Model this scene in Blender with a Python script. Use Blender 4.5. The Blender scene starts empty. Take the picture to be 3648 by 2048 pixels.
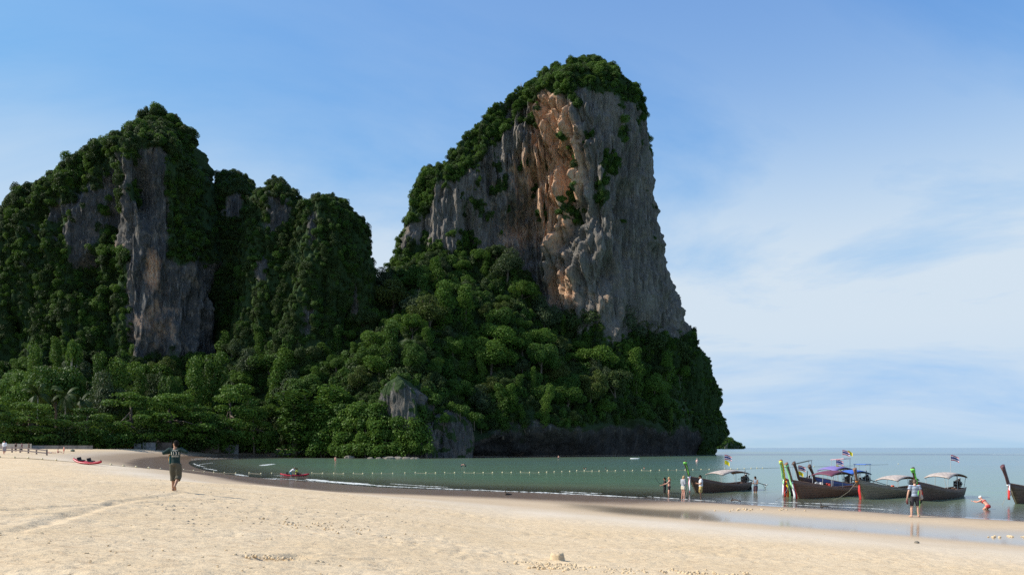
import bpy, bmesh, math, random
import numpy as np
from mathutils import Vector, Matrix, Euler

random.seed(7)
RNG = np.random.default_rng(11)
SC = bpy.context.scene
COL = SC.collection
R = math.radians

# ------------------------------------------------------------------ camera
F = 2837.0          # focal length in photo pixels (photo is 3648 x 2048)
HZ = 1594.0         # photo row of the sea horizon
CZ = 3.75           # eye height above the sea (m)
cam = bpy.data.cameras.new('camera')
cam.sensor_width = 36.0
cam.lens = 36.0 * F / 3648.0
cam.shift_y = (HZ - 1024.0) / 3648.0
cam.clip_start = 0.1
cam.clip_end = 60000
camo = bpy.data.objects.new('camera', cam)
COL.objects.link(camo)
camo.location = (0, 0, CZ)
camo.rotation_euler = (R(90), 0, 0)
SC.camera = camo

# ------------------------------------------------------------------ light
SUN_EL, SUN_AZ = 40.0, -93.0       # elevation; azimuth from +Y towards +X
sdir = Vector((math.sin(R(SUN_AZ)) * math.cos(R(SUN_EL)), math.cos(R(SUN_AZ)) * math.cos(R(SUN_EL)), math.sin(R(SUN_EL))))
sun = bpy.data.lights.new('sun', 'SUN')
sun.energy = 4.7
sun.angle = R(0.53)
sun.color = (1.0, 0.94, 0.84)
suno = bpy.data.objects.new('sun', sun)
COL.objects.link(suno)
suno.rotation_euler = sdir.to_track_quat('Z', 'Y').to_euler()

W = bpy.data.worlds.new('World')
SC.world = W
W.use_nodes = True
nt = W.node_tree
nt.nodes.clear()
def wn(t, **k):
    n = nt.nodes.new(t)
    for a, b in k.items():
        setattr(n, a, b)
    return n
def wl(a, b): nt.links.new(a, b)
def wmath(op, a, b=None, clamp=False):
    n = wn('ShaderNodeMath', operation=op, use_clamp=clamp)
    for i, v in enumerate((a, b)):
        if v is None: continue
        if hasattr(v, 'type') and not isinstance(v, (int, float)): wl(v, n.inputs[i])
        else: n.inputs[i].default_value = v
    return n.outputs[0]
sky = wn('ShaderNodeTexSky', sky_type='NISHITA', sun_disc=False)
sky.sun_elevation = R(SUN_EL)
sky.sun_rotation = R(SUN_AZ % 360)
sky.altitude = 0
sky.air_density = 1.0
sky.dust_density = 0.3
sky.ozone_density = 2.0
tc = wn('ShaderNodeTexCoord')
sep = wn('ShaderNodeSeparateXYZ')
wl(tc.outputs['Generated'], sep.inputs[0])
zc = wmath('ADD', wmath('MAXIMUM', sep.outputs[2], 0.0), 0.16)
cx = wmath('DIVIDE', sep.outputs[0], zc)
cy = wmath('DIVIDE', sep.outputs[1], zc)
comb = wn('ShaderNodeCombineXYZ')
wl(cx, comb.inputs[0]); wl(cy, comb.inputs[1])
mp = wn('ShaderNodeMapping')
wl(comb.outputs[0], mp.inputs[0])
mp.inputs['Rotation'].default_value = (0, 0, R(-14))
mp.inputs['Scale'].default_value = (0.42, 0.62, 1)
mp.inputs['Location'].default_value = (9.0, 8.2, 0)
n1 = wn('ShaderNodeTexNoise'); n1.inputs['Scale'].default_value = 1.3; n1.inputs['Detail'].default_value = 9; n1.inputs['Roughness'].default_value = 0.58; n1.inputs['Distortion'].default_value = 0.5
wl(mp.outputs[0], n1.inputs['Vector'])
n2 = wn('ShaderNodeTexNoise'); n2.inputs['Scale'].default_value = 0.55; n2.inputs['Detail'].default_value = 3
wl(mp.outputs[0], n2.inputs['Vector'])
# thin high cloud: broad veil times finer streaks, thicker low in the sky where one looks through more of it
ez = wmath('DIVIDE', wmath('SUBTRACT', sep.outputs[2], 0.17), 0.16)
low = wmath('POWER', 2.718, wmath('MULTIPLY', wmath('MULTIPLY', ez, ez), -1.0))
veil = wmath('MULTIPLY', wmath('SUBTRACT', wmath('ADD', wmath('MULTIPLY', n1.outputs[0], 1.25), wmath('MULTIPLY', n2.outputs[0], 0.65)), 0.73), 4.0, True)
cl = wmath('MULTIPLY', veil, wmath('ADD', wmath('MULTIPLY', low, 0.92), 0.11), True)
hsv = wn('ShaderNodeHueSaturation')
hsv.inputs['Saturation'].default_value = 1.14
hsv.inputs['Value'].default_value = 1.0
wl(sky.outputs[0], hsv.inputs['Color'])
tint = wn('ShaderNodeMix', data_type='RGBA', blend_type='MULTIPLY')
tint.inputs['Factor'].default_value = 1.0
wl(hsv.outputs[0], tint.inputs['A'])
tint.inputs['B'].default_value = (0.84, 0.99, 1.22, 1)
# humid air: the glow along the horizon levels off instead of burning out
spl = wn('ShaderNodeSeparateColor'); wl(tint.outputs['Result'], spl.inputs[0])
cmb = wn('ShaderNodeCombineColor')
for i, (M_, k_) in enumerate(((2.0, 1.0), (3.05, 1.05), (4.5, 1.06))):
    c_ = wmath('MULTIPLY', spl.outputs[i], k_)
    den = wmath('POWER', wmath('ADD', 1.0, wmath('POWER', wmath('DIVIDE', c_, M_), 4.0)), 0.25)
    wl(wmath('DIVIDE', c_, den), cmb.inputs[i])
mixc = wn('ShaderNodeMix', data_type='RGBA')
wl(cl, mixc.inputs['Factor'])
wl(cmb.outputs[0], mixc.inputs['A'])
mixc.inputs['B'].default_value = (3.25, 3.8, 4.35, 1)
bg = wn('ShaderNodeBackground')
bg.inputs['Strength'].default_value = 0.15
wl(mixc.outputs['Result'], bg.inputs['Color'])
wo = wn('ShaderNodeOutputWorld')
wl(bg.outputs[0], wo.inputs['Surface'])

SC.view_settings.view_transform = 'Standard'
SC.view_settings.look = 'None'
SC.view_settings.exposure = 0.42
SC.view_settings.gamma = 1.0
SC.view_settings.use_curve_mapping = False
SC.render.engine = 'CYCLES'
SC.cycles.max_bounces = 6
SC.cycles.transparent_max_bounces = 8
SC.cycles.use_denoising = False

# ------------------------------------------------------------------ helpers
def at(px, py, Y):
    """world point at depth Y seen at photo pixel (px, py)"""
    return np.array([(px - 1824.0) / F * Y, Y, CZ + (HZ - py) / F * Y])

def proj(P):
    P = np.asarray(P, float)
    Y = np.maximum(P[..., 1], 0.1)
    return 1824.0 + P[..., 0] / Y * F, HZ - (P[..., 2] - CZ) / Y * F

_G = np.array([[1,1,0],[-1,1,0],[1,-1,0],[-1,-1,0],[1,0,1],[-1,0,1],[1,0,-1],[-1,0,-1],[0,1,1],[0,-1,1],[0,1,-1],[0,-1,-1],[1,1,0],[-1,1,0],[0,-1,1],[0,-1,-1]], float)
def pnoise(P, seed=0):
    P = np.asarray(P, float)
    I = np.floor(P).astype(np.int64)
    f = P - I
    u = f * f * f * (f * (f * 6 - 15) + 10)
    out = 0
    for dx in (0, 1):
        for dy in (0, 1):
            for dz in (0, 1):
                h = ((I[..., 0] + dx) * 73856093) ^ ((I[..., 1] + dy) * 19349663) ^ ((I[..., 2] + dz) * 83492791) ^ (seed * 7919 + 13)
                h = (h * 2654435761) & 0xffffffff
                h = ((h ^ (h >> 15)) * 2246822519) & 0xffffffff
                g = _G[(h >> 13) & 15]
                d = g[..., 0] * (f[..., 0] - dx) + g[..., 1] * (f[..., 1] - dy) + g[..., 2] * (f[..., 2] - dz)
                w = (u[..., 0] if dx else 1 - u[..., 0]) * (u[..., 1] if dy else 1 - u[..., 1]) * (u[..., 2] if dz else 1 - u[..., 2])
                out = out + d * w
    return out
def fbm(P, octv=4, seed=0, gain=0.5):
    P = np.asarray(P, float)
    a, s, out = 1.0, 1.0, 0
    for o in range(octv):
        out = out + a * pnoise(P * s + o * 17.3, seed + o)
        a *= gain; s *= 2.03
    return out
def smooth(a, b, x):
    t = np.clip((x - a) / (b - a), 0, 1)
    return t * t * (3 - 2 * t)

def tag(o, label=None, cat=None, group=None, kind=None):
    if label: o['label'] = label
    if cat: o['category'] = cat
    if group: o['group'] = group
    if kind: o['kind'] = kind
    return o
def link(name, me, mat=None, parent=None, loc=None):
    o = bpy.data.objects.new(name, me)
    COL.objects.link(o)
    if mat is not None and me is not None and hasattr(me, 'materials') and len(me.materials) == 0:
        for m in (mat if isinstance(mat, (list, tuple)) else [mat]):
            me.materials.append(m)
    if parent: o.parent = parent
    if loc is not None: o.location = loc
    return o
def empty(name, loc, rz=0, label=None, cat=None, group=None, scale=1):
    o = bpy.data.objects.new(name, None)
    COL.objects.link(o)
    o.empty_display_size = 0.3
    o.location = loc; o.rotation_euler = (0, 0, rz); o.scale = (scale,) * 3
    return tag(o, label, cat, group)
def np_mesh(name, V, Fq, smoothf=False):
    me = bpy.data.meshes.new(name)
    V = np.ascontiguousarray(V, np.float32).reshape(-1, 3)
    Fq = np.ascontiguousarray(Fq, np.int32)
    n, k = Fq.shape
    me.vertices.add(len(V)); me.vertices.foreach_set('co', V.ravel())
    me.loops.add(n * k); me.loops.foreach_set('vertex_index', Fq.ravel())
    me.polygons.add(n)
    me.polygons.foreach_set('loop_start', np.arange(0, n * k, k, dtype=np.int32))
    me.polygons.foreach_set('loop_total', np.full(n, k, np.int32))
    if smoothf: me.polygons.foreach_set('use_smooth', np.ones(n, bool))
    me.update(calc_edges=True)
    return me
def attr(me, name, vals):
    a = me.attributes.new(name, 'FLOAT', 'POINT')
    a.data.foreach_set('value', np.ascontiguousarray(vals, np.float32).ravel())
def grid_faces(nr, nc, wrap=False):
    i = np.arange(nr - 1)[:, None]
    j = np.arange(nc if wrap else nc - 1)[None, :]
    j2 = (j + 1) % nc
    a = i * nc + j; b = i * nc + j2; c = (i + 1) * nc + j2; d = (i + 1) * nc + j
    return np.stack([a, b, c, d], -1).reshape(-1, 4)

# geometry collector for small things
class MB:
    def __init__(s): s.v = []; s.f = []
    def add(s, V, Fs):
        b = len(s.v)
        s.v += [tuple(map(float, p)) for p in V]
        s.f += [tuple(b + i for i in f) for f in Fs]
        return s
    def box(s, c, d, rot=None, taper=1.0):
        hx, hy, hz = d[0] / 2, d[1] / 2, d[2] / 2
        P = [Vector((sx * hx * (taper if sz > 0 else 1), sy * hy * (taper if sz > 0 else 1), sz * hz)) for sz in (-1, 1) for sy in (-1, 1) for sx in (-1, 1)]
        if rot: 
            m = Euler(rot).to_matrix(); P = [m @ p for p in P]
        return s.add([p + Vector(c) for p in P], [(0, 2, 3, 1), (4, 5, 7, 6), (0, 1, 5, 4), (2, 6, 7, 3), (0, 4, 6, 2), (1, 3, 7, 5)])
    def tube(s, pts, rad, n=8, up=(0, 0, 1), cap=True):
        """rad: number, list of numbers or list of (a, b)"""
        pts = [Vector(p) for p in pts]
        m = len(pts)
        if not isinstance(rad, (list, tuple)): rad = [rad] * m
        V = []; prev = None
        for i, p in enumerate(pts):
            t = (pts[min(i + 1, m - 1)] - pts[max(i - 1, 0)])
            t = t.normalized() if t.length > 1e-9 else Vector((0, 0, 1))
            if prev is None:
                u = Vector(up)
                if abs(t.dot(u)) > 0.95: u = Vector((1, 0, 0)) if abs(t.x) < 0.9 else Vector((0, 1, 0))
                x = u.cross(t).normalized()
            else:
                x = (prev - t * prev.dot(t)).normalized()
            prev = x
            y = t.cross(x).normalized()
            r = rad[i]; a, b = r if isinstance(r, (list, tuple)) else (r, r)
            for k in range(n):
                an = 2 * math.pi * k / n
                V.append(p + x * (math.cos(an) * a) + y * (math.sin(an) * b))
        Fs = [(i * n + k, i * n + (k + 1) % n, (i + 1) * n + (k + 1) % n, (i + 1) * n + k) for i in range(m - 1) for k in range(n)]
        if cap:
            Fs.append(tuple(reversed(range(n)))); Fs.append(tuple((m - 1) * n + k for k in range(n)))
        return s.add(V, Fs)
    def ball(s, c, r, n=10, m=6, rot=None):
        rx, ry, rz = r if isinstance(r, (list, tuple)) else (r, r, r)
        V = [Vector((0, 0, -rz))]
        for i in range(1, m):
            th = -math.pi / 2 + math.pi * i / m
            for k in range(n):
                ph = 2 * math.pi * k / n
                V.append(Vector((rx * math.cos(th) * math.cos(ph), ry * math.cos(th) * math.sin(ph), rz * math.sin(th))))
        V.append(Vector((0, 0, rz)))
        Fs = [(0, 1 + (k + 1) % n, 1 + k) for k in range(n)]
        for i in range(m - 2):
            for k in range(n):
                a = 1 + i * n + k; b = 1 + i * n + (k + 1) % n
                Fs.append((a, b, b + n, a + n))
        l = len(V) - 1; o = 1 + (m - 2) * n
        Fs += [(o + k, o + (k + 1) % n, l) for k in range(n)]
        if rot:
            mt = Euler(rot).to_matrix(); V = [mt @ v for v in V]
        return s.add([v + Vector(c) for v in V], Fs)
    def mesh(s, name, smoothf=False):
        me = bpy.data.meshes.new(name)
        me.from_pydata(s.v, [], s.f)
        if smoothf: me.polygons.foreach_set('use_smooth', [True] * len(me.polygons))
        me.update()
        return me
    def build(s, name, mat, parent=None, smoothf=False, loc=None):
        return link(name, s.mesh(name, smoothf), mat, parent, loc)

# ------------------------------------------------------------------ materials
def new_mat(name):
    m = bpy.data.materials.new(name)
    m.use_nodes = True
    m.node_tree.nodes.clear()
    return m
class NT:
    def __init__(s, m): s.t = m.node_tree
    def n(s, t, ins=None, **k):
        x = s.t.nodes.new(t)
        for a, b in k.items(): setattr(x, a, b)
        for a, b in (ins or {}).items(): s.put(x.inputs[a], b)
        return x
    def put(s, sock, v):
        if isinstance(v, bpy.types.NodeSocket): s.t.links.new(v, sock)
        else: sock.default_value = v
    def math(s, op, a, b=0.0, clamp=False):
        x = s.n('ShaderNodeMath', operation=op, use_clamp=clamp); s.put(x.inputs[0], a); s.put(x.inputs[1], b); return x.outputs[0]
    def mix(s, f, a, b, blend='MIX'):
        x = s.n('ShaderNodeMix', data_type='RGBA', blend_type=blend); s.put(x.inputs['Factor'], f)
        s.put(x.inputs['A'], a if isinstance(a, bpy.types.NodeSocket) else (*a[:3], 1)); s.put(x.inputs['B'], b if isinstance(b, bpy.types.NodeSocket) else (*b[:3], 1)); return x.outputs['Result']
    def ramp(s, v, stops):
        x = s.n('ShaderNodeMapRange', clamp=True); s.put(x.inputs[0], v); x.inputs[1].default_value, x.inputs[2].default_value = stops; return x.outputs[0]
    def noise(s, vec, scale, detail=4, rough=0.5, dist=0.0):
        x = s.n('ShaderNodeTexNoise', {'Vector': vec, 'Scale': scale, 'Detail': detail, 'Roughness': rough, 'Distortion': dist}); return x.outputs[0]
    def mapping(s, vec, scale=(1, 1, 1), rot=(0, 0, 0)):
        x = s.n('ShaderNodeMapping', {'Vector': vec}); x.inputs['Scale'].default_value = scale; x.inputs['Rotation'].default_value = rot; return x.outputs[0]
    def attr(s, name): return s.n('ShaderNodeAttribute', attribute_name=name).outputs['Fac']
    def out(s, sh): s.t.links.new(sh, s.n('ShaderNodeOutputMaterial').inputs['Surface'])
def simple(name, col, rough=0.6, var=0.12, scale=6.0, metal=0.0, spec=0.4):
    m = new_mat(name); N = NT(m)
    tcx = N.n('ShaderNodeTexCoord').outputs['Object']
    nz = N.noise(tcx, scale, 5, 0.6)
    c = N.mix(N.ramp(nz, (0.3, 0.7)), [v * (1 - var * 2) for v in col], [min(v * (1 + var), 1) for v in col])
    b = N.n('ShaderNodeBump', {'Strength': 0.15, 'Distance': 0.02, 'Height': nz}).outputs[0]
    p = N.n('ShaderNodeBsdfPrincipled', {'Base Color': c, 'Roughness': rough, 'Metallic': metal, 'Specular IOR Level': spec, 'Normal': b})
    N.out(p.outputs[0])
    return m
# ================================================================== the bay: shoreline, sand, sea
def _sea(px, py):
    Y = CZ * F / (py - HZ); return ((px - 1824) / F * Y, Y)
SHORE_PX = [(3648, 1852), (3300, 1831), (2980, 1812), (2700, 1796), (2300, 1771), (1900, 1754), (1500, 1741), (1300, 1731), (1100, 1714), (900, 1699), (760, 1681), (690, 1662), (672, 1648), (690, 1639), (760, 1635), (880, 1631), (1000, 1630), (1080, 1630)]
COAST = [(300, -180), (110, -40), (60, 8), (40, 28)] + [_sea(*p) for p in SHORE_PX] + [(-66, 296), (-50, 287), (-33, 284), (-19, 306), (9, 320), (47, 352), (80, 393), (113, 441), (122, 470), (150, 640), (-1500, 640), (-1500, -180)]
def _catmull(P, n=6):
    P = np.array(P, float); out = []
    for i in range(len(P) - 1):
        p0, p1, p2, p3 = P[max(i - 1, 0)], P[i], P[i + 1], P[min(i + 2, len(P) - 1)]
        for k in range(n):
            t = k / n
            out.append(0.5 * ((2 * p1) + (-p0 + p2) * t + (2 * p0 - 5 * p1 + 4 * p2 - p3) * t * t + (-p0 + 3 * p1 - 3 * p2 + p3) * t ** 3))
    out.append(P[-1]); return np.array(out)
SHORE_LINE = _catmull(COAST[3:3 + 19], 5)
POLY = np.vstack([np.array(COAST[:3]), SHORE_LINE, np.array(COAST[22:])])
def shore_s(x, y):
    x = np.asarray(x, float); y = np.asarray(y, float)
    best = np.full(x.shape, 1e9); inside = np.zeros(x.shape, bool)
    n = len(POLY)
    for i in range(n):
        ax, ay = POLY[i]; bx, by = POLY[(i + 1) % n]
        dx, dy = bx - ax, by - ay
        t = np.clip(((x - ax) * dx + (y - ay) * dy) / (dx * dx + dy * dy), 0, 1)
        best = np.minimum(best, (x - ax - t * dx) ** 2 + (y - ay - t * dy) ** 2)
        if ay != by:
            c = (ay > y) != (by > y)
            inside ^= c & (x < (bx - ax) * (y - ay) / (by - ay) + ax)
    d = np.sqrt(best)
    return np.where(inside, d, -d)
def ground_base(x, y, s=None):
    if s is None: s = shore_s(x, y)
    z = np.interp(s, [-60, -20, -6, 0, 5, 11, 18, 27, 36, 45, 60, 100], [-3.5, -1.4, -0.32, 0, 0.09, 0.22, 0.43, 0.83, 1.45, 2.15, 2.3, 2.45])
    land = smooth(10, 28, s)
    z = z + land * 0.055 * np.clip(-x, 0, 15)
    left = smooth(40, 85, y) * smooth(-8, -36, x)            # the beach is steeper towards the head of the bay
    zl = np.interp(s, [-60, -20, -6, 0, 4, 10, 18, 27, 45, 80], [-3.5, -1.4, -0.32, 0, 0.16, 0.85, 1.98, 2.95, 3.08, 3.18])
    z = z * (1 - left) + zl * left + 0.3 * smooth(8, 34, s) * smooth(150, 235, y)
    right = smooth(4, 12, x)
    z = z + right * 0.38 * np.exp(-((s - 8.0) / 4.2) ** 2) * (s > -4)
    return z
def gz(x, y): return float(ground_base(np.array([x]), np.array([y]))[0])
def ground_at(px, py, zmin=-9):
    """where the sight line through a photo pixel first meets sand or sea (zmin=0: sea surface counts)"""
    Y = np.geomspace(5, 420, 1600)
    X = (px - 1824) / F * Y
    zr = CZ + (HZ - py) / F * Y
    g = np.maximum(ground_base(X, Y), zmin)
    i = np.argmax(zr <= g)
    if zr[i] > g[i]: i = len(Y) - 1
    return Vector((X[i], Y[i], g[i]))

# --- sand sheet (fine near the viewer)
Ys = np.concatenate([np.linspace(-30, 4, 12)[:-1], np.geomspace(4, 480, 520)])
ratio = np.linspace(-1, 1, 760)
XX = ratio[None, :] * (np.maximum(Ys, -8)[:, None] + 14) * 0.86
YY = np.repeat(Ys[:, None], len(ratio), 1)
SS = shore_s(XX, YY)
SSn = SS + 0.9 * pnoise(np.stack([XX / 6, YY / 9, 0 * XX], -1)) + 0.35 * pnoise(np.stack([XX / 1.7, YY / 2.4, 0 * XX + 3], -1))
ZZ = ground_base(XX, YY, SS)
rough = smooth(17, 27, SSn + 3 * pnoise(np.stack([XX / 9, YY / 9, 0 * XX + 9], -1)))
nearf = 1 - smooth(60, 130, YY)
P3 = np.stack([XX, YY, 0 * XX], -1)
foot = pnoise(P3 / 0.42, 3) * 0.6 + pnoise(P3 / 0.2, 4) * 0.55
foot = np.where(foot < 0, foot * 1.5, foot * 0.5)
patch = 0.35 + 0.9 * smooth(-0.25, 0.45, fbm(P3 / 4.5, 3, 21))
ZZ = ZZ + rough * nearf * (0.060 * foot * patch + 0.014 * fbm(P3 / 2.2, 2, 8))
# trails of footprints trodden into the dry sand
def _trail(pts, w, depth):
    global ZZ
    W_ = [ground_at(*p) for p in pts]
    for a, b in zip(W_[:-1], W_[1:]):
        dx, dy = b.x - a.x, b.y - a.y; L2 = dx * dx + dy * dy
        t = np.clip(((XX - a.x) * dx + (YY - a.y) * dy) / L2, 0, 1)
        wob = 0.10 * pnoise(P3 / 1.3, 31)
        d = np.sqrt((XX - a.x - t * dx) ** 2 + (YY - a.y - t * dy) ** 2) + wob
        pit = 0.5 + 0.5 * np.sign(pnoise(P3 / 0.33, 33)) * np.abs(pnoise(P3 / 0.33, 33)) ** 0.5
        ZZ = ZZ - depth * np.exp(-(d / w) ** 2) * (0.35 + 1.2 * pit) + 0.25 * depth * np.exp(-((d - 1.8 * w) / w) ** 2)
_trail([(20, 1905), (250, 1835), (420, 1790), (640, 1756)], 0.13, 0.035)
_trail([(-60, 1822), (200, 1806), (520, 1790), (830, 1776)], 0.11, 0.025)
_trail([(-60, 1838), (480, 1828), (780, 1825), (1100, 1818)], 0.10, 0.02)
_trail([(640, 1755), (900, 1772), (1160, 1800), (1380, 1830)], 0.11, 0.03)
_trail([(1900, 2000), (1990, 2010), (2080, 2018)], 0.25, 0.05)
_trail([(930, 1988), (1060, 1982)], 0.22, 0.07)
ZZ = np.where(SS < -45, -4.5, ZZ)
me = np_mesh('sand', np.stack([XX, YY, ZZ], -1), grid_faces(len(Ys), len(ratio)), True)
wet = 1 - smooth(8.5, 14.5, SSn - smooth(-12, 6, XX) * 0 + np.interp(XX, [-40, -15, 5, 12, 25], [-1.0, 0.0, 1.0, 3.5, 4.5]) * (SSn > 0))
pool = np.exp(-((SSn - 13.6) / 2.4) ** 4) * smooth(2.0, 6.5, XX + 0.6 * pnoise(P3 / 3.0, 5)) * (1 - smooth(30, 45, XX))
pool = np.maximum(pool, np.exp(-((SSn - 2.0) / 1.6) ** 4) * smooth(6, 9, XX))
damp = 1 - smooth(16, 21, SSn)
left_damp = smooth(95, 150, YY) * (1 - smooth(12, 29, SSn))
attr(me, 'wet', np.maximum(wet, left_damp * 0.62)); attr(me, 'pool', np.clip(pool, 0, 1)); attr(me, 'damp', damp); attr(me, 'rough', rough)
m = new_mat('beach_sand'); N = NT(m)
pos = N.n('ShaderNodeNewGeometry').outputs['Position']
nz1 = N.noise(pos, 0.35, 6, 0.6); nz2 = N.noise(pos, 2.6, 6, 0.65); nz3 = N.noise(pos, 40, 4, 0.7)
dry = N.mix(N.ramp(nz1, (0.3, 0.7)), (0.585, 0.44, 0.262), (0.655, 0.515, 0.335))
dry = N.mix(N.ramp(N.noise(N.mapping(pos, (1.1, 2.4, 1)), 2.2, 7, 0.75), (0.48, 0.70)), dry, (0.47, 0.335, 0.195))
pale = N.mix(N.ramp(nz1, (0.35, 0.65)), (0.56, 0.47, 0.35), (0.62, 0.53, 0.415))
speck = N.ramp(N.noise(N.mapping(pos, (1, 2.2, 1)), 3.4, 3, 0.8), (0.70, 0.76))
pale = N.mix(N.math('MULTIPLY', speck, 0.55), pale, (0.20, 0.14, 0.09))
c = N.mix(N.attr('rough'), pale, dry)
tan = N.mix(N.ramp(nz2, (0.3, 0.7)), (0.40, 0.285, 0.165), (0.47, 0.345, 0.21))
c = N.mix(N.math('MULTIPLY', N.attr('damp'), 0.75), c, tan)
brown = N.mix(N.ramp(nz2, (0.3, 0.7)), (0.135, 0.088, 0.056), (0.185, 0.125, 0.083))
shell = N.ramp(N.noise(pos, 5.5, 2, 0.9), (0.71, 0.74))
brown = N.mix(N.math('MULTIPLY', shell, 0.6), brown, (0.62, 0.55, 0.46))
c = N.mix(N.attr('wet'), c, brown)
c = N.mix(N.math('MULTIPLY', N.attr('pool'), 0.55), c, (0.25, 0.19, 0.13))
hgt = N.math('ADD', N.math('ADD', N.math('MULTIPLY', nz2, 0.07), N.math('MULTIPLY', N.noise(pos, 7, 4, 0.6), 0.035)), N.math('MULTIPLY', nz3, 0.006))
hgt = N.math('MULTIPLY', hgt, N.math('ADD', N.math('MULTIPLY', N.attr('rough'), 0.97), 0.03))
bmp = N.n('ShaderNodeBump', {'Strength': 0.8, 'Distance': 1.0, 'Height': hgt}).outputs[0]
rgh = N.math('SUBTRACT', 0.92, N.math('MULTIPLY', N.attr('wet'), 0.42))
p = N.n('ShaderNodeBsdfPrincipled', {'Base Color': c, 'Roughness': rgh, 'Specular IOR Level': 0.35, 'Normal': bmp})
gl = N.n('ShaderNodeBsdfGlossy', {'Roughness': 0.13, 'Color': (0.95, 0.95, 0.95, 1)})
fr = N.n('ShaderNodeFresnel', {'IOR': 1.33})
film = N.math('MULTIPLY', fr.outputs[0], N.math('ADD', N.attr('pool'), N.math('MULTIPLY', N.ramp(N.attr('wet'), (0.6, 1.0)), 0.45), True))
sh = N.n('ShaderNodeMixShader', {0: film, 1: p.outputs[0], 2: gl.outputs[0]})
N.out(sh.outputs[0])
tag(link('sand', me, m), 'pale sandy beach sloping down to the water', None, None, 'structure')

# --- sea surface
Yw = np.concatenate([np.linspace(-150, 14, 18)[:-1], np.geomspace(14, 40000, 420)])
rw = np.linspace(-1, 1, 260)
XW = rw[None, :] * (np.abs(Yw)[:, None] * 1.0 + 60)
YW = np.repeat(Yw[:, None], len(rw), 1)
SW = shore_s(XW, YW)
ZW = np.zeros_like(XW) + 0.0
me = np_mesh('sea', np.stack([XW, YW, ZW], -1), grid_faces(len(Yw), len(rw)), True)
attr(me, 'depth', np.where(SW < 0, -ground_base(XW, YW, SW), 0.0))
attr(me, 'off', -SW)
m = new_mat('sea_water'); N = NT(m)
pos = N.n('ShaderNodeNewGeometry').outputs['Position']
dep = N.attr('depth'); off = N.attr('off')
patchn = N.noise(N.mapping(pos, (0.010, 0.035, 1)), 1.0, 4, 0.55)
deepc = N.mix(N.ramp(off, (40, 260)), (0.14, 0.26, 0.15), (0.085, 0.28, 0.39))
shal = N.mix(N.ramp(dep, (0.1, 1.6)), (0.16, 0.145, 0.085), deepc)
shal = N.mix(N.math('MULTIPLY', N.ramp(patchn, (0.35, 0.7)), 0.35), shal, (0.12, 0.19, 0.15))
dist = N.n('ShaderNodeCameraData').outputs['View Distance'] if False else None
w1 = N.noise(N.mapping(pos, (0.55, 1.5, 1), (0, 0, 0.3)), 1.0, 4, 0.6, 0.6)
w2 = N.noise(N.mapping(pos, (0.09, 0.22, 1), (0, 0, 0.25)), 1.0, 3, 0.5, 0.3)
h = N.math('ADD', N.math('MULTIPLY', w1, 0.13), N.math('MULTIPLY', w2, 0.35))
shore_calm = N.ramp(off, (-1.0, 14.0))
bmp = N.n('ShaderNodeBump', {'Strength': N.math('ADD', N.math('MULTIPLY', shore_calm, 0.20), 0.06), 'Distance': 1.0, 'Height': h}).outputs[0]
dif = N.n('ShaderNodeBsdfDiffuse', {'Color': shal, 'Normal': bmp})
tra = N.n('ShaderNodeBsdfTransparent', {'Color': (0.80, 0.84, 0.74, 1)})
body = N.n('ShaderNodeMixShader', {0: N.math('POWER', N.ramp(dep, (0.0, 0.75)), 0.6), 1: tra.outputs[0], 2: dif.outputs[0]})
gl = N.n('ShaderNodeBsdfGlossy', {'Roughness': 0.16, 'Normal': bmp})
fr = N.n('ShaderNodeFresnel', {'IOR': 1.33, 'Normal': bmp})
sh = N.n('ShaderNodeMixShader', {0: N.math('MULTIPLY', fr.outputs[0], 0.88), 1: body.outputs[0], 2: gl.outputs[0]})
N.out(sh.outputs[0])
tag(link('sea', me, m), 'calm green bay opening to blue sea', None, None, 'structure')

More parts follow.
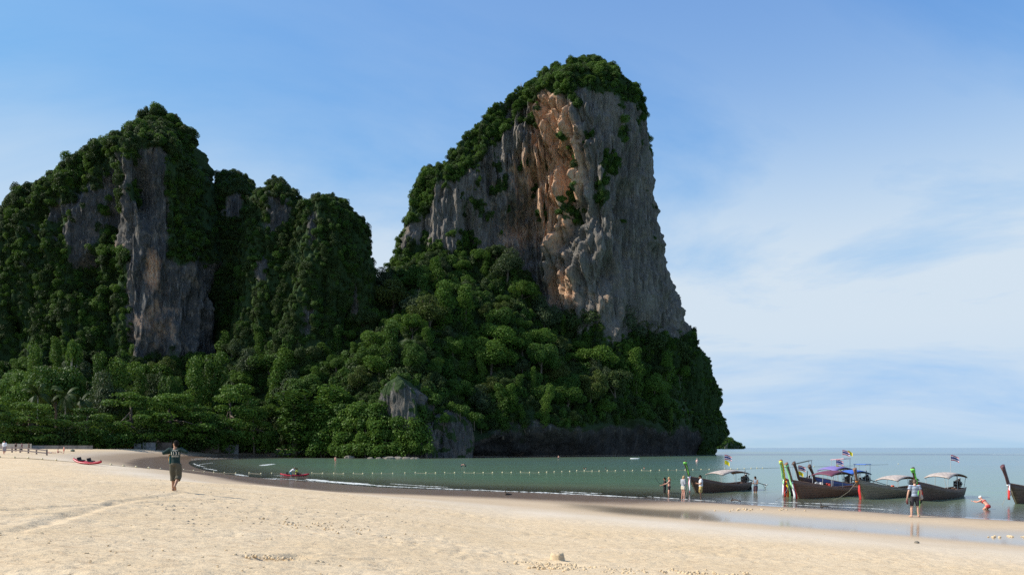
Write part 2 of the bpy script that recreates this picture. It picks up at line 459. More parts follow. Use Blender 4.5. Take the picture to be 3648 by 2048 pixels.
# --- foam of small breaking waves
foam_m = new_mat('white_foam'); N = NT(foam_m)
_fn = N.noise(N.n('ShaderNodeNewGeometry').outputs['Position'], 2.6, 5, 0.7)
N.out(N.n('ShaderNodeMixShader', {0: N.ramp(_fn, (0.36, 0.60)), 1: N.n('ShaderNodeBsdfTransparent').outputs[0], 2: N.n('ShaderNodeBsdfDiffuse', {'Color': (0.74, 0.77, 0.74, 1)}).outputs[0]}).outputs[0])
FV, FF = [], []
def foam_run(pts_px, width, seed, keep=0.0, jitter=0.25):
    width = width * 0.62
    P = _catmull([_sea(*p) for p in pts_px], 26)
    d = np.gradient(P, axis=0); d /= np.linalg.norm(d, axis=1)[:, None]
    nrm = np.stack([-d[:, 1], d[:, 0]], -1)
    L = np.concatenate([[0], np.cumsum(np.linalg.norm(np.diff(P, axis=0), axis=1))])
    q = np.stack([L / 1.6, 0 * L + seed, 0 * L], -1)
    w = width * np.clip(fbm(q, 3, seed) * 1.3 + 0.75 + keep, 0, 2)
    w *= smooth(0, 2.0, L) * smooth(0, 2.0, L[-1] - L)
    c = P + nrm * (jitter * pnoise(q * 0.6, seed + 5))[:, None]
    j1 = 1 + 0.5 * pnoise(np.stack([L / 0.5, 0 * L + 1.5, 0 * L + seed], -1)); j2 = 1 + 0.5 * pnoise(np.stack([L / 0.5, 0 * L + 7.5, 0 * L + seed], -1))
    a = c + nrm * (w * 0.5 * j1)[:, None]; b = c - nrm * (w * 0.5 * j2)[:, None]
    for i in range(len(P) - 1):
        if w[i] < 0.03 * width and w[i + 1] < 0.03 * width: continue
        k = len(FV)
        za, zb = 0.012, 0.012; zm = 0.02 + 0.035 * w[i]; zm2 = 0.02 + 0.035 * w[i + 1]
        FV.extend([(a[i][0], a[i][1], za), (c[i][0], c[i][1], zm), (b[i][0], b[i][1], zb), (a[i + 1][0], a[i + 1][1], za), (c[i + 1][0], c[i + 1][1], zm2), (b[i + 1][0], b[i + 1][1], zb)])
        FF.extend([(k, k + 1, k + 4, k + 3), (k + 1, k + 2, k + 5, k + 4)])
foam_run([(1080, 1705), (1180, 1716), (1300, 1726), (1500, 1737), (1720, 1746), (1900, 1753), (2100, 1762), (2320, 1774)], 0.95, 1, 0.25)
foam_run([(1090, 1706), (1160, 1713), (1260, 1721), (1330, 1726)], 1.6, 2, 0.5)
foam_run([(1390, 1722), (1500, 1730), (1600, 1735)], 0.7, 3)
foam_run([(1990, 1750), (2080, 1755), (2150, 1757)], 0.9, 4, 0.3)
foam_run([(970, 1702), (1060, 1709), (1200, 1720)], 0.5, 5)
foam_run([(690, 1650), (705, 1657), (730, 1663)], 0.7, 6, -.1)
foam_run([(700, 1659), (720, 1653), (760, 1648)], 0.7, 7, -.2)
foam_run([(725, 1667), (750, 1671), (775, 1676)], 0.8, 8, 0)
foam_run([(935, 1658), (950, 1655), (975, 1652)], 1.8, 9, 0.6)
foam_run([(835, 1688), (860, 1692), (885, 1696)], 1.0, 10)
foam_run([(930, 1703), (965, 1705), (1000, 1708)], 1.0, 11)
foam_run([(972, 1693), (1005, 1694), (1100, 1692)], 0.7, 12, 0.2)
foam_run([(2580, 1782), (2720, 1791), (2900, 1802), (3060, 1808), (3200, 1818)], 0.22, 13)
foam_run([(2750, 1785), (2860, 1791), (3000, 1796), (3120, 1800)], 0.3, 14, -.1)
foam_run([(2300, 1768), (2440, 1778), (2560, 1785)], 0.45, 15, 0.1)
foam_run([(3150, 1618), (3260, 1618), (3400, 1618)], 2.0, 16)
foam_run([(3370, 1617), (3500, 1617), (3660, 1616)], 2.0, 17)
me = bpy.data.meshes.new('foam'); me.from_pydata(FV, [], FF); me.update()
tag(link('foam', me, foam_m), None, None, None, 'stuff')
# ================================================================== limestone cliffs
def rock_mat(name, grey=(0.165, 0.150, 0.131), dark=(0.04,0.04,0.043), green=(0.022, 0.040, 0.013)):
    m = new_mat(name); N = NT(m)
    pos = N.n('ShaderNodeNewGeometry').outputs['Position']
    big = N.noise(pos, 0.045, 4, 0.55)
    streak = N.noise(N.mapping(pos, (0.42, 0.42, 0.030)), 1.0, 6, 0.62, 0.5)
    fine = N.noise(N.mapping(pos, (1.5, 1.5, 0.45)), 1.0, 6, 0.65)
    mot = N.noise(pos, 0.25, 5, 0.6)
    c = N.mix(N.ramp(big, (0.35, 0.65)), [v * 0.75 for v in grey], [v * 1.2 for v in grey])
    c = N.mix(N.math('MULTIPLY', N.ramp(mot, (0.5, 0.72)), 0.6), c, (0.30, 0.235, 0.17))
    c = N.mix(N.math('MULTIPLY', N.ramp(streak, (0.52, 0.70)), 0.62), c, dark)
    c = N.mix(N.math('MULTIPLY', N.ramp(streak, (0.40, 0.28)), 0.55), c, (0.34, 0.315, 0.28))
    drip = N.noise(N.mapping(pos, (1.3, 1.3, 0.05)), 1.0, 5, 0.6, 0.3)
    c = N.mix(N.math('MULTIPLY', N.ramp(drip, (0.56, 0.68)), 0.6), c, dark)
    c = N.mix(N.math('MULTIPLY', N.ramp(drip, (0.42, 0.32)), 0.6), c, (0.36, 0.335, 0.30))
    ora = N.mix(N.ramp(fine, (0.35, 0.65)), (0.55, 0.24, 0.105), (0.68, 0.50, 0.335))
    ora = N.mix(N.math('MULTIPLY', N.ramp(streak, (0.54, 0.66)), 0.7), ora, (0.16, 0.12, 0.10))
    warm = N.ramp(N.math('ADD', N.attr('warm'), N.math('MULTIPLY', N.math('SUBTRACT', mot, 0.5), 0.9)), (0.30, 0.72))
    c = N.mix(N.math('MULTIPLY', warm, 0.9), c, ora)
    c = N.mix(N.math('MULTIPLY', N.ramp(fine, (0.55, 0.75)), 0.45), c, [v * 0.6 for v in dark])
    vg = N.ramp(N.math('ADD', N.attr('veg'), N.math('MULTIPLY', N.math('SUBTRACT', fine, 0.5), 0.9)), (0.40, 0.62))
    c = N.mix(vg, c, N.mix(fine, green, [v * 2.2 for v in green]))
    c = N.mix(N.math('MULTIPLY', N.attr('foot_dark'), N.math('ADD', N.math('MULTIPLY', fine, .5), .65), True), c, (0.016, 0.016, 0.015))
    rg = N.n('ShaderNodeTexNoise', {'Vector': N.mapping(pos, (0.5, 0.5, 0.13)), 'Scale': 1.0, 'Detail': 6.0, 'Roughness': 0.6}, noise_type='RIDGED_MULTIFRACTAL').outputs[0]
    c = N.mix(N.math('MULTIPLY', N.ramp(rg, (0.55, 1.1)), 0.35), c, [v * 0.5 for v in dark])
    hh = N.math('SUBTRACT', N.math('ADD', N.math('MULTIPLY', fine, 0.9), N.math('MULTIPLY', streak, 1.0)), N.math('MULTIPLY', rg, 0.7))
    b = N.n('ShaderNodeBump', {'Strength': 0.9, 'Distance': 1.6, 'Height': hh}).outputs[0]
    p = N.n('ShaderNodeBsdfPrincipled', {'Base Color': c, 'Roughness': 0.92, 'Specular IOR Level': 0.2, 'Normal': b})
    N.out(p.outputs[0])
    return m
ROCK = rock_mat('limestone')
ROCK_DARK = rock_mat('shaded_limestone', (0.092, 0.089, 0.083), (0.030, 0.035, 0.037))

def loft(name, rows, nv, nf, nb, B, Bb, p=2.4, bump=None, amp=1.0, seed=0, vegf=None, warmf=None, mat=None, bottom=-2.0, relief_f=None):
    """a closed rock mass: rows = (photo row, left px, right px, depth of left edge, depth of right edge), top to bottom"""
    rows = np.array(rows, float)
    pv = rows[:, 0]
    py = np.interp(np.linspace(0, 1, nv) ** 0.9, np.linspace(0, 1, len(pv)), pv) if False else np.linspace(pv[0], pv[-1], nv)
    q = [np.interp(py, pv, rows[:, i]) for i in range(1, 5)]
    ym = (q[2] + q[3]) / 2; dy = (q[3] - q[2]) / 2 * np.minimum(1, 1.3 * (q[1] - q[0]) / np.max(q[1] - q[0]))
    q[2] = ym - dy; q[3] = ym + dy
    L = np.array([at(a, b, c) for a, b, c in zip(q[0], py, q[2])])
    Rr = np.array([at(a, b, c) for a, b, c in zip(q[1], py, q[3])])
    tf = (1 - np.cos(np.pi * np.linspace(0, 1, nf))) / 2
    tf = 0.55 * tf + 0.45 * np.linspace(0, 1, nf)
    tb = np.linspace(1, 0, nb + 2)[1:-1]
    D = Rr - L
    wid = np.linalg.norm(D[:, :2], axis=1)
    nrm = np.stack([D[:, 1], -D[:, 0], 0 * D[:, 0]], -1) / np.maximum(wid, 1e-6)[:, None]
    prof = lambda t: np.maximum(1 - np.abs(2 * t - 1) ** p, 0) ** (1 / p)
    sc = np.minimum(1, wid / (0.55 * np.max(wid)))[:, None]
    Vf = L[:, None] + tf[None, :, None] * D[:, None] + nrm[:, None] * (prof(tf)[None] * B * sc)[..., None]
    Vb = L[:, None] + tb[None, :, None] * D[:, None] - nrm[:, None] * (prof(tb)[None] * Bb * sc)[..., None]
    relief = None
    if bump is not None:
        pxs = q[0][:, None] + tf[None] * (q[1] - q[0])[:, None]
        Vf = Vf + nrm[:, None] * bump(pxs, np.repeat(py[:, None], nf, 1))[..., None] * prof(tf)[None, :, None]
    V = np.concatenate([Vf, Vb], 1)
    nc = nf + len(tb)
    du = np.roll(V, -1, 1) - np.roll(V, 1, 1)
    on = np.stack([du[..., 1], -du[..., 0], 0 * du[..., 0]], -1)
    on /= np.maximum(np.linalg.norm(on, axis=-1, keepdims=True), 1e-6)
    s3 = lambda a, b: V / np.array([a, a, b])
    d = 4.2 * fbm(s3(30, 42), 3, seed) + 3.0 * (0.55 - np.abs(fbm(s3(8, 50), 2, seed + 3)) * 2.2) + 2.1 * fbm(s3(5, 24), 3, seed + 5) + 1.3 * np.abs(fbm(s3(2.2, 11), 3, seed + 9)) * 1.8
    cave = np.clip(pnoise(s3(13, 26), seed + 12) - 0.20, 0, 1) * -20
    if relief_f is not None:
        rx, ry = proj(V); d = d + relief_f(rx, ry) * (3.2 * np.abs(fbm(s3(5, 24), 3, seed + 31)) * 2 - 1.2 + 1.1 * fbm(s3(2.2, 9), 3, seed + 33))
    d = (d + cave) * amp * (0.04 + 0.96 * sc)
    V = V + on * d[..., None]
    V[..., 2] += 0.5 * amp * fbm(s3(5, 5), 2, seed + 20)
    V[-1, :, 2] = np.minimum(V[-1, :, 2], bottom)
    Fq = grid_faces(nv, nc, True)
    top = V[0].mean(0) + np.array([0, 0, 0.6])
    allv = np.vstack([V.reshape(-1, 3), top[None]])
    k = len(allv) - 1
    capf = np.array([[j, (j + 1) % nc, k, k] for j in range(nc)])
    me = np_mesh(name, allv, Fq, True)
    bm = bmesh.new(); bm.from_mesh(me); bm.verts.ensure_lookup_table()
    for j in range(nc):
        try: bm.faces.new((bm.verts[(j + 1) % nc], bm.verts[j], bm.verts[k])).smooth = True
        except ValueError: pass
    bm.to_mesh(me); bm.free()
    px, pyy = proj(allv)
    veg = vegf(px, pyy, allv) if vegf else 0 * px
    warm = warmf(px, pyy, allv) if warmf else 0 * px
    attr(me, 'veg', np.clip(veg, 0, 1)); attr(me, 'warm', np.clip(warm, 0, 1))
    o = link(name, me, mat or ROCK)
    tag(o, None, None, None, 'structure')
    return o, V[:, :nf], dict(veg=np.clip(veg[:-1].reshape(nv, nc)[:, :nf], 0, 1))

K = 3648 / 2576.0
def rows_of(left, right, YL, YR, bot):
    """left/right outlines in the 2576-wide view -> loft rows"""
    ys = sorted(set([y for _, y in left] + [y for _, y in right] + [bot]))
    ly = [y for _, y in left]; lx = [x for x, _ in left]; ry = [y for _, y in right]; rx = [x for x, _ in right]
    y0 = ys[0]; out = []
    for y in ys:
        t = (y - y0) / (bot - y0)
        out.append((y * K, np.interp(y, ly, lx) * K, np.interp(y, ry, rx) * K, YL[0] + (YL[1] - YL[0]) * t, YR[0] + (YR[1] - YR[0]) * t))
    return out
def nz2(P, s, seed=0, o=3): return fbm(P / s, o, seed)

# --- the tall tower
ML = [(1480, 150), (1445, 156), (1400, 172), (1360, 198), (1318, 234), (1280, 254), (1240, 284), (1200, 324), (1166, 358), (1146, 392), (1114, 422), (1082, 442), (1060, 474), (1044, 504), (1034, 545), (1025, 590), (1015, 630), (1002, 660), (985, 720), (960, 800), (945, 900), (935, 1150)]
MR = [(1490, 150), (1508, 158), (1535, 178), (1565, 212), (1592, 246), (1604, 268), (1613, 302), (1620, 350), (1628, 420), (1636, 480), (1643, 540), (1652, 572), (1662, 620), (1669, 670), (1680, 700), (1695, 745), (1712, 782), (1724, 812), (1740, 852), (1760, 892), (1780, 922), (1788, 948), (1793, 985), (1796, 1020), (1800, 1060), (1805, 1090), (1803, 1112), (1794, 1122), (1790, 1135)]
_vbx = [1400, 1460, 1560, 1640, 1720, 1800, 1860, 1900, 2000, 2100, 2180, 2240, 2270, 2300]
_vby = [900, 800, 700, 655, 560, 440, 360, 335, 330, 335, 360, 410, 440, 380]
def tower_veg(px, py, P):
    e = np.interp(px, _vbx, _vby)
    v = smooth(70, -70, py - e + 90 * nz2(P, 14, 40))
    lowb = np.interp(px, [1400, 1500, 1650, 1750, 1850, 1900, 1940, 2060, 2200, 2330, 2420, 2490, 2540, 2600], [860, 850, 850, 900, 930, 1000, 1090, 1170, 1195, 1190, 1210, 1300, 1400, 1500])
    v = np.maximum(v, smooth(-40, 60, py - lowb + 60 * nz2(P, 12, 41)))
    right = smooth(-30, 40, px - np.interp(py, [900, 1150, 1250, 1350, 1500, 1620], [2700, 2440, 2420, 2460, 2480, 2700]) + 50 * nz2(P, 12, 44))
    v = np.maximum(v, right)
    spots = smooth(0.34, 0.5, nz2(P, 11, 45)) * 0.8 * smooth(1000, 700, py)
    return np.maximum(v, spots)
def tower_warm(px, py, P):
    def bl(x, y, rx, ry): return np.exp(-((px - x) / rx) ** 2 - ((py - y) / ry) ** 2)
    w = 0.9 * bl(1945, 390, 50, 60) + 1.05 * bl(1995, 620, 95, 130) + 0.8 * bl(1985, 480, 70, 160) + 0.7 * bl(1975, 800, 70, 120) + 0.36 * bl(1860, 620, 50, 180) + 0.3 * bl(1770, 680, 50, 130) + 0.5 * bl(1830, 850, 80, 60) + 0.6 * bl(1995, 1010, 50, 70) + 0.35 * bl(2100, 1080, 200, 90)
    return w
def tower_bump(px, py):
    # a big rib down the middle whose left flank turns to the sun, a hollow to the left of it
    e = np.interp(py, [200, 400, 600, 850, 1000, 1200, 1500], [1960, 1955, 2010, 2010, 1980, 1960, 1950])
    rib = 21.0 * smooth(-85, 85, px - e) * smooth(2420, 2060, px) * smooth(240, 360, py)
    hol = -5 * np.exp(-((px - 1800) / 110) ** 2) * smooth(350, 500, py)
    return rib + hol
def tower_relief(px, py):
    return 2.2 * np.exp(-((px - 1965) / 130) ** 2) * smooth(280, 400, py) * smooth(1150, 950, py) + 0.4
MAIN, MAINV, MAINA = loft('limestone_tower', rows_of(ML, MR, (416, 402), (420, 442), 1150), 430, 430, 60, 15, 70, 2.6, tower_bump, 1.0, 1, tower_veg, tower_warm, ROCK, -2.0, tower_relief)
MAIN['label'] = 'tall leaning limestone tower with orange streaks and a green cap'

# --- left massif
LL = [(413, 282), (400, 286), (372, 300), (335, 335), (303, 376), (262, 402), (200, 436), (168, 456), (132, 484), (78, 494), (54, 512), (47, 548), (24, 585), (14, 622), (17, 662), (6, 750), (0, 850), (-10, 950)]
LR = [(417, 282), (430, 287), (442, 296), (456, 316), (488, 352), (502, 392), (512, 424), (522, 455), (530, 492), (532, 540), (530, 600), (528, 950)]
def l1_veg(px, py, P):
    n = 60 * nz2(P, 12, 50)
    top = np.interp(px, [0, 100, 200, 330, 430, 480, 560, 600, 700, 760], [1050, 800, 730, 640, 560, 540, 540, 560, 700, 900])
    v = smooth(50, -50, py - top + n)
    rightface = smooth(-12, 25, px - 590 + n * 0.25) * smooth(980, 880, py + n) * 0.85
    lowleft = smooth(0.0, 0.25, nz2(P, 16, 52)) * smooth(470, 400, px) + smooth(880, 1000, py + n) * smooth(470, 430, px) * 0.9
    low = smooth(1230, 1300, py + n)
    def bl(x, y, rx, ry): return np.exp(-((px - x) / rx) ** 2 - ((py - y) / ry) ** 2)
    mid = np.clip(0.52 + 0.75 * nz2(P, 10, 53) - 1.3 * bl(300, 830, 50, 90) - 1.0 * bl(420, 880, 70, 110) - 1.2 * bl(550, 800, 55, 190) - 0.8 * bl(430, 620, 30, 70) - 0.8 * bl(150, 1080, 30, 90), 0, 1) * smooth(610, 570, px) * smooth(980 + 0 * px, 900, py) + smooth(470, 440, px + n * .3) * smooth(860, 930, py) * .0
    bare = bl(300, 840, 60, 90)
    v = np.maximum.reduce([v, rightface, lowleft - bare, low, mid])
    return v
def l1_warm(px, py, P):
    def bl(x, y, rx, ry): return np.exp(-((px - x) / rx) ** 2 - ((py - y) / ry) ** 2)
    return 0.95 * bl(545, 960, 28, 75) + 0.45 * bl(560, 1150, 130, 120) + 0.35 * bl(170, 810, 40, 30) + 0.3 * bl(400, 880, 80, 100)
def l1_bump(px, py):
    return 15 * smooth(455, 575, px) * smooth(470, 600, py) - 3 * smooth(575, 640, px) + 6 * smooth(130, 60, px)
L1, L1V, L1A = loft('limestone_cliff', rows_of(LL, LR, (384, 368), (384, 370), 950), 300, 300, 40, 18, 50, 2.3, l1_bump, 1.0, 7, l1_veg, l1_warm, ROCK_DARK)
L1['label'] = 'dark pointed limestone cliff rising behind the left end of the beach'

def l2_veg(px, py, P):
    n = 45 * nz2(P, 9, 60)
    def bl(x, y, rx, ry): return np.exp(-((px - x) / rx) ** 2 - ((py - y) / ry) ** 2)
    bare = 1.0 * bl(832, 735, 40, 60) + 1.15 * bl(985, 755, 55, 70) + 0.8 * bl(1115, 810, 28, 70) + 0.9 * bl(930, 950, 40, 50) + 0.9 * bl(1265, 1080, 18, 90) + 0.6 * bl(1100, 1150, 40, 80) + 0.6 * bl(1060, 1240, 25, 40)
    return np.clip(1.05 - bare + 0.4 * nz2(P, 9, 62), 0, 1)
AL = [(586, 438), (572, 444), (560, 468), (548, 500), (540, 540), (520, 600), (500, 950)]
AR = [(594, 438), (612, 450), (624, 466), (640, 486), (662, 520), (680, 600), (700, 950)]
BL_ = [(690, 458), (676, 466), (662, 486), (645, 510), (632, 560), (620, 650), (600, 950)]
BR = [(706, 458), (716, 474), (738, 494), (760, 508), (776, 540), (800, 640), (820, 950)]
CL = [(808, 498), (786, 504), (766, 512), (752, 540), (745, 600), (730, 700), (690, 950)]
CR = [(822, 498), (846, 508), (876, 534), (905, 566), (914, 596), (922, 640), (932, 690), (938, 760), (930, 950)]
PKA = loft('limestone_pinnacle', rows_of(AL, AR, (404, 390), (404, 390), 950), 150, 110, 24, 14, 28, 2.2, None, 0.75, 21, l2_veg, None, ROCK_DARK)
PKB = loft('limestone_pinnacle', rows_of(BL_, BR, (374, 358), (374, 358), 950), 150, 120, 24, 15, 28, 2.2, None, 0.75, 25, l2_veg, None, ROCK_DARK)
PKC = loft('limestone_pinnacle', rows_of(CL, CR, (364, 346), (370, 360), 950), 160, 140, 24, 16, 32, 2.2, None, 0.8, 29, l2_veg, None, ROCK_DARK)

# --- the jungle slope at the foot of the cliffs
HX = np.array([-420, -200, 100, 300, 500, 700, 850, 1000, 1150, 1300, 1360, 1420, 1500, 1650, 1750, 1850, 1900, 1940, 2060, 2200, 2330, 2420, 2490, 2518, 2540])
HT = np.array([1180, 1230, 1290, 1300, 1330, 1310, 1250, 1180, 1090, 1010, 985, 955, 905, 905, 930, 960, 1010, 1090, 1170, 1200, 1205, 1240, 1330, 1430, 1560])
HYT = np.array([368, 366, 360, 352, 346, 343, 341, 341, 348, 374, 382, 388, 386, 388, 390, 393, 395, 396, 402, 412, 421, 430, 436, 441, 446])
HB = np.array([1588, 1588, 1588, 1588, 1588, 1588, 1588, 1590, 1585, 1570, 1560, 1550, 1540, 1535, 1530, 1520, 1518, 1515, 1510, 1505, 1500, 1510, 1530, 1560, 1590])
HYB = np.array([262, 266, 276, 286, 298, 312, 322, 322, 312, 298, 292, 288, 288, 315, 318, 321, 323, 327, 338, 357, 381, 399, 424, 438, 446])
nh, nvh = 420, 150
hx = np.linspace(-420, 2540, nh)
ht, hyt, hb, hyb = [np.interp(hx, HX, a) for a in (HT, HYT, HB, HYB)]
vv = np.linspace(0, 1, nvh)
hb = hb + smooth(1500, 1650, hx) * (34 * fbm(np.stack([hx / 110, 0 * hx, 0 * hx + 4], -1), 3, 79) + 14)
HV = np.zeros((nvh, nh, 3))
for j in range(nh):
    rockness = smooth(1050, 1300, hx[j])
    Bp = at(hx[j], hb[j], hyb[j]); Tp = at(hx[j], ht[j], hyt[j])
    ray = np.array([(hx[j] - 1824) / F, 1.0])
    for i, v in enumerate(vv):
        if v < 0.16:
            u = v / 0.16
            z = -1.5 + (Bp[2] + 1.5) * u
            over = rockness * (10 * (1 - u) ** 1.3 + 0 * u)          # the sea has cut the foot back
            Y = hyb[j] + 0.5 + over
        else:
            u = (v - 0.16) / 0.84
            z = Bp[2] + (Tp[2] - Bp[2]) * u ** 0.9
            Y = hyb[j] + (hyt[j] + 12 - hyb[j]) * u
        HV[i, j] = (ray[0] * Y, Y, z)
lump = 5.5 * fbm(HV / np.array([24, 24, 20]), 3, 70) + 1.4 * fbm(HV / 6.0, 3, 72)
rocky = smooth(0.20, 0.02, vv)[:, None] * smooth(1050, 1300, hx)[None]
lump = lump * (1 - rocky * 0.5) + rocky * (3.6 * fbm(HV / np.array([6, 6, 13]), 3, 75) + 2.0 * fbm(HV / np.array([16, 16, 20]), 2, 76))
HV[..., 1] -= lump * smooth(-0.02, 0.1, vv)[:, None]
HV[..., 2] += 0.35 * lump * smooth(0.14, 0.3, vv)[:, None]
me = np_mesh('jungle_slope', HV, grid_faces(nvh, nh), True)
vg = np.repeat(smooth(0.11, 0.20, vv)[:, None], nh, 1)
vg = np.where(hx[None] < 1050, 1.0, vg + 0.8 * smooth(0.02, 0.10, vv)[:, None] * nz2(HV, 9, 78))
attr(me, 'veg', np.clip(vg, 0, 1)); attr(me, 'foot_dark', np.repeat(smooth(0.22, 0.10, vv)[:, None], nh, 1) * 0.75); attr(me, 'warm', 0.3 * smooth(0.25, 0.6, nz2(HV, 12, 77)))  # rock tone gets darker towards the foot of the slope
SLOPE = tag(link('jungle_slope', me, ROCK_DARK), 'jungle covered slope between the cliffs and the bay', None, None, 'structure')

# --- two grey rocks that stand out of the shrubs by the water
def oc_veg(px, py, P): return smooth(1400, 1360, py + 25 * nz2(P, 4, 80)) * 0.8 + 0.7 * smooth(0.05, 0.35, nz2(P, 4, 81))
O1 = loft('rock_outcrop', [(1340, 1415, 1430, 299, 299), (1362, 1384, 1458, 298, 300), (1400, 1370, 1490, 297, 301), (1440, 1362, 1525, 296, 302), (1490, 1360, 1550, 296, 303), (1640, 1355, 1560, 296, 303)], 130, 130, 20, 7, 16, 2.2, lambda a, b: 4.5 * smooth(1370, 1425, a), 0.6, 91, oc_veg, None, ROCK_DARK)
O2 = loft('rock_outcrop', [(1458, 1590, 1612, 302, 306), (1480, 1548, 1645, 301, 307), (1520, 1532, 1682, 300, 308), (1580, 1530, 1695, 300, 309), (1650, 1532, 1692, 300, 309)], 120, 130, 20, 6, 16, 2.2, None, 0.6, 95, oc_veg, None, ROCK_DARK)
O1[0]['label'] = 'grey domed rock standing out of the shrubs'
O2[0]['label'] = 'smaller grey rock wall at the water below the domed rock'

# --- far islands
def isl_veg(px, py, P): return 0.5 + 0.5 * smooth(-0.1, 0.3, nz2(P, 30, 83))
I1 = loft('island', [(1560, 2575, 2588, 2300, 2300), (1570, 2560, 2604, 2300, 2300), (1580, 2545, 2618, 2300, 2300), (1588, 2530, 2632, 2300, 2300), (1598, 2520, 2636, 2300, 2300)], 40, 80, 20, 40, 40, 2, None, 2.2, 101, isl_veg, None, ROCK, -3)
I2 = loft('island', [(1583, 2634, 2638, 5200, 5200), (1590, 2626, 2646, 5200, 5200), (1596, 2622, 2650, 5200, 5200)], 20, 40, 12, 40, 40, 2, None, 3.0, 105, isl_veg, None, ROCK, -3)
I1[0]['label'] = 'small wooded island on the horizon beyond the cliff'
I2[0]['label'] = 'tiny pale islet behind the wooded island'
# ================================================================== vegetation
def leaf_mat(name, c1, c2, c3, trans=0.25):
    m = new_mat(name); N = NT(m)
    oi = N.n('ShaderNodeObjectInfo')
    pos = N.n('ShaderNodeNewGeometry').outputs['Position']
    nz = N.noise(pos, 0.45, 3, 0.6)
    c = N.mix(oi.outputs['Random'], c1, c2)
    c = N.mix(N.math('MULTIPLY', N.ramp(nz, (0.45, 0.7)), 0.7), c, c3)
    rnd = N.n('ShaderNodeTexWhiteNoise', {'Vector': N.n('ShaderNodeVectorMath', {0: pos, 1: (0.9, 0.9, 0.9)}, operation='SNAP').outputs[0]}).outputs[0]
    c = N.mix(N.math('MULTIPLY', rnd, 0.35), c, [v * 0.45 for v in c1])
    p = N.n('ShaderNodeBsdfPrincipled', {'Base Color': c, 'Roughness': 0.55, 'Specular IOR Level': 0.14})
    t = N.n('ShaderNodeBsdfTranslucent', {'Color': N.mix(0.5, c, (0.10, 0.16, 0.02))})
    sh = N.n('ShaderNodeMixShader', {0: trans, 1: p.outputs[0], 2: t.outputs[0]})
    N.out(sh.outputs[0])
    return m
LEAF = leaf_mat('jungle_leaves', (0.040, 0.095, 0.014), (0.062, 0.125, 0.022), (0.095, 0.160, 0.024))
LEAF_D = leaf_mat('dark_leaves', (0.032, 0.058, 0.016), (0.050, 0.080, 0.022), (0.070, 0.100, 0.026), 0.15)
LEAF_B = leaf_mat('bright_leaves', (0.070, 0.150, 0.020), (0.095, 0.170, 0.026), (0.135, 0.205, 0.032), 0.3)
LEAF_Y = leaf_mat('olive_leaves', (0.070, 0.100, 0.022), (0.088, 0.115, 0.028), (0.12, 0.14, 0.036))
LEAF_G = leaf_mat('greyish_leaves', (0.052, 0.080, 0.034), (0.066, 0.092, 0.042), (0.084, 0.108, 0.050), 0.2)
BARK = simple('bark', (0.13, 0.105, 0.08), 0.9, 0.25, 3.0)
BARK_PALE = simple('pale_bark', (0.30, 0.27, 0.22), 0.9, 0.2, 3.0)

def leaves(C, r, n, size, seed, up=0.35, flat=0.85, fill=0.25, asp=0.62):
    """n leaf-sized faces spread over lobes with centres C (k,3) and radii r (k,)"""
    g = np.random.default_rng(seed)
    C = np.asarray(C, float); r = np.asarray(r, float)
    k = g.choice(len(C), n, p=r ** 2 / np.sum(r ** 2))
    d = g.normal(size=(n, 3)); d[:, 2] += up; d /= np.linalg.norm(d, axis=1)[:, None]
    rad = np.where(g.random(n) < fill * .7, g.uniform(0.25, 0.9, n), g.uniform(0.82, 1.10, n))
    P = C[k] + d * (r[k] * rad)[:, None] * np.array([1, 1, flat])
    nn = d + 0.75 * g.normal(size=(n, 3)) + np.array([0, 0, 0.55]); nn /= np.linalg.norm(nn, axis=1)[:, None]
    a = np.cross(nn, g.normal(size=(n, 3))); a /= np.linalg.norm(a, axis=1)[:, None]
    b = np.cross(nn, a)
    s = size * g.uniform(0.55, 1.35, n)[:, None]
    V = np.stack([P + a * s * 0.5, P + b * s * 0.5 * asp, P - a * s * 0.5 - nn * s * 0.08, P - b * s * 0.5 * asp], 1).reshape(-1, 3)
    Fq = np.arange(4 * n).reshape(-1, 4)
    return V, Fq
def lobes(n, R_, Hh, z0, lr, seed, hollow=0.45):
    g = np.random.default_rng(seed); C = []; r = []
    for i in range(n):
        th = g.uniform(0, 2 * math.pi); ph = math.acos(g.uniform(-0.15, 1))
        k = g.uniform(hollow, 1.0)
        C.append((math.cos(th) * math.sin(ph) * R_ * k, math.sin(th) * math.sin(ph) * R_ * k, z0 + math.cos(ph) * Hh * k))
        r.append(lr * g.uniform(0.45, 1.5))
    return np.array(C), np.array(r)
def trunk_mesh(name, h, r, C, seed, limbs=6, lean=0.6):
    g = random.Random(seed); mb = MB()
    dx, dy = g.uniform(-lean, lean), g.uniform(-lean, lean)
    mb.tube([(0, 0, -1.5), (dx * .15, dy * .15, h * .3), (dx * .5, dy * .5, h * .65), (dx, dy, h)], [r * 1.35, r, r * .8, r * .45], 8)
    for i in range(min(limbs, len(C))):
        c = C[(i * 3) % len(C)]; t0 = g.uniform(.45, .85)
        b = Vector((dx * t0, dy * t0, h * t0)); e = Vector(c)
        mb.tube([b, b.lerp(e, .5) + Vector((0, 0, .3)), e], [r * .45, r * .3, r * .12], 6)
    return mb.mesh(name, True)
TREES = {}
def kind(key, C, r, n, size, mat, th, tr, bark=BARK, seed=1, **kw):
    V, Fq = leaves(C, r, n, size, seed, **kw)
    cm = np_mesh('crown', V, Fq); cm.materials.append(mat)
    tm = trunk_mesh('trunk', th, tr, C, seed, kw.get('limbs', 6) if False else 6); tm.materials.append(bark)
    TREES[key] = (tm, cm)
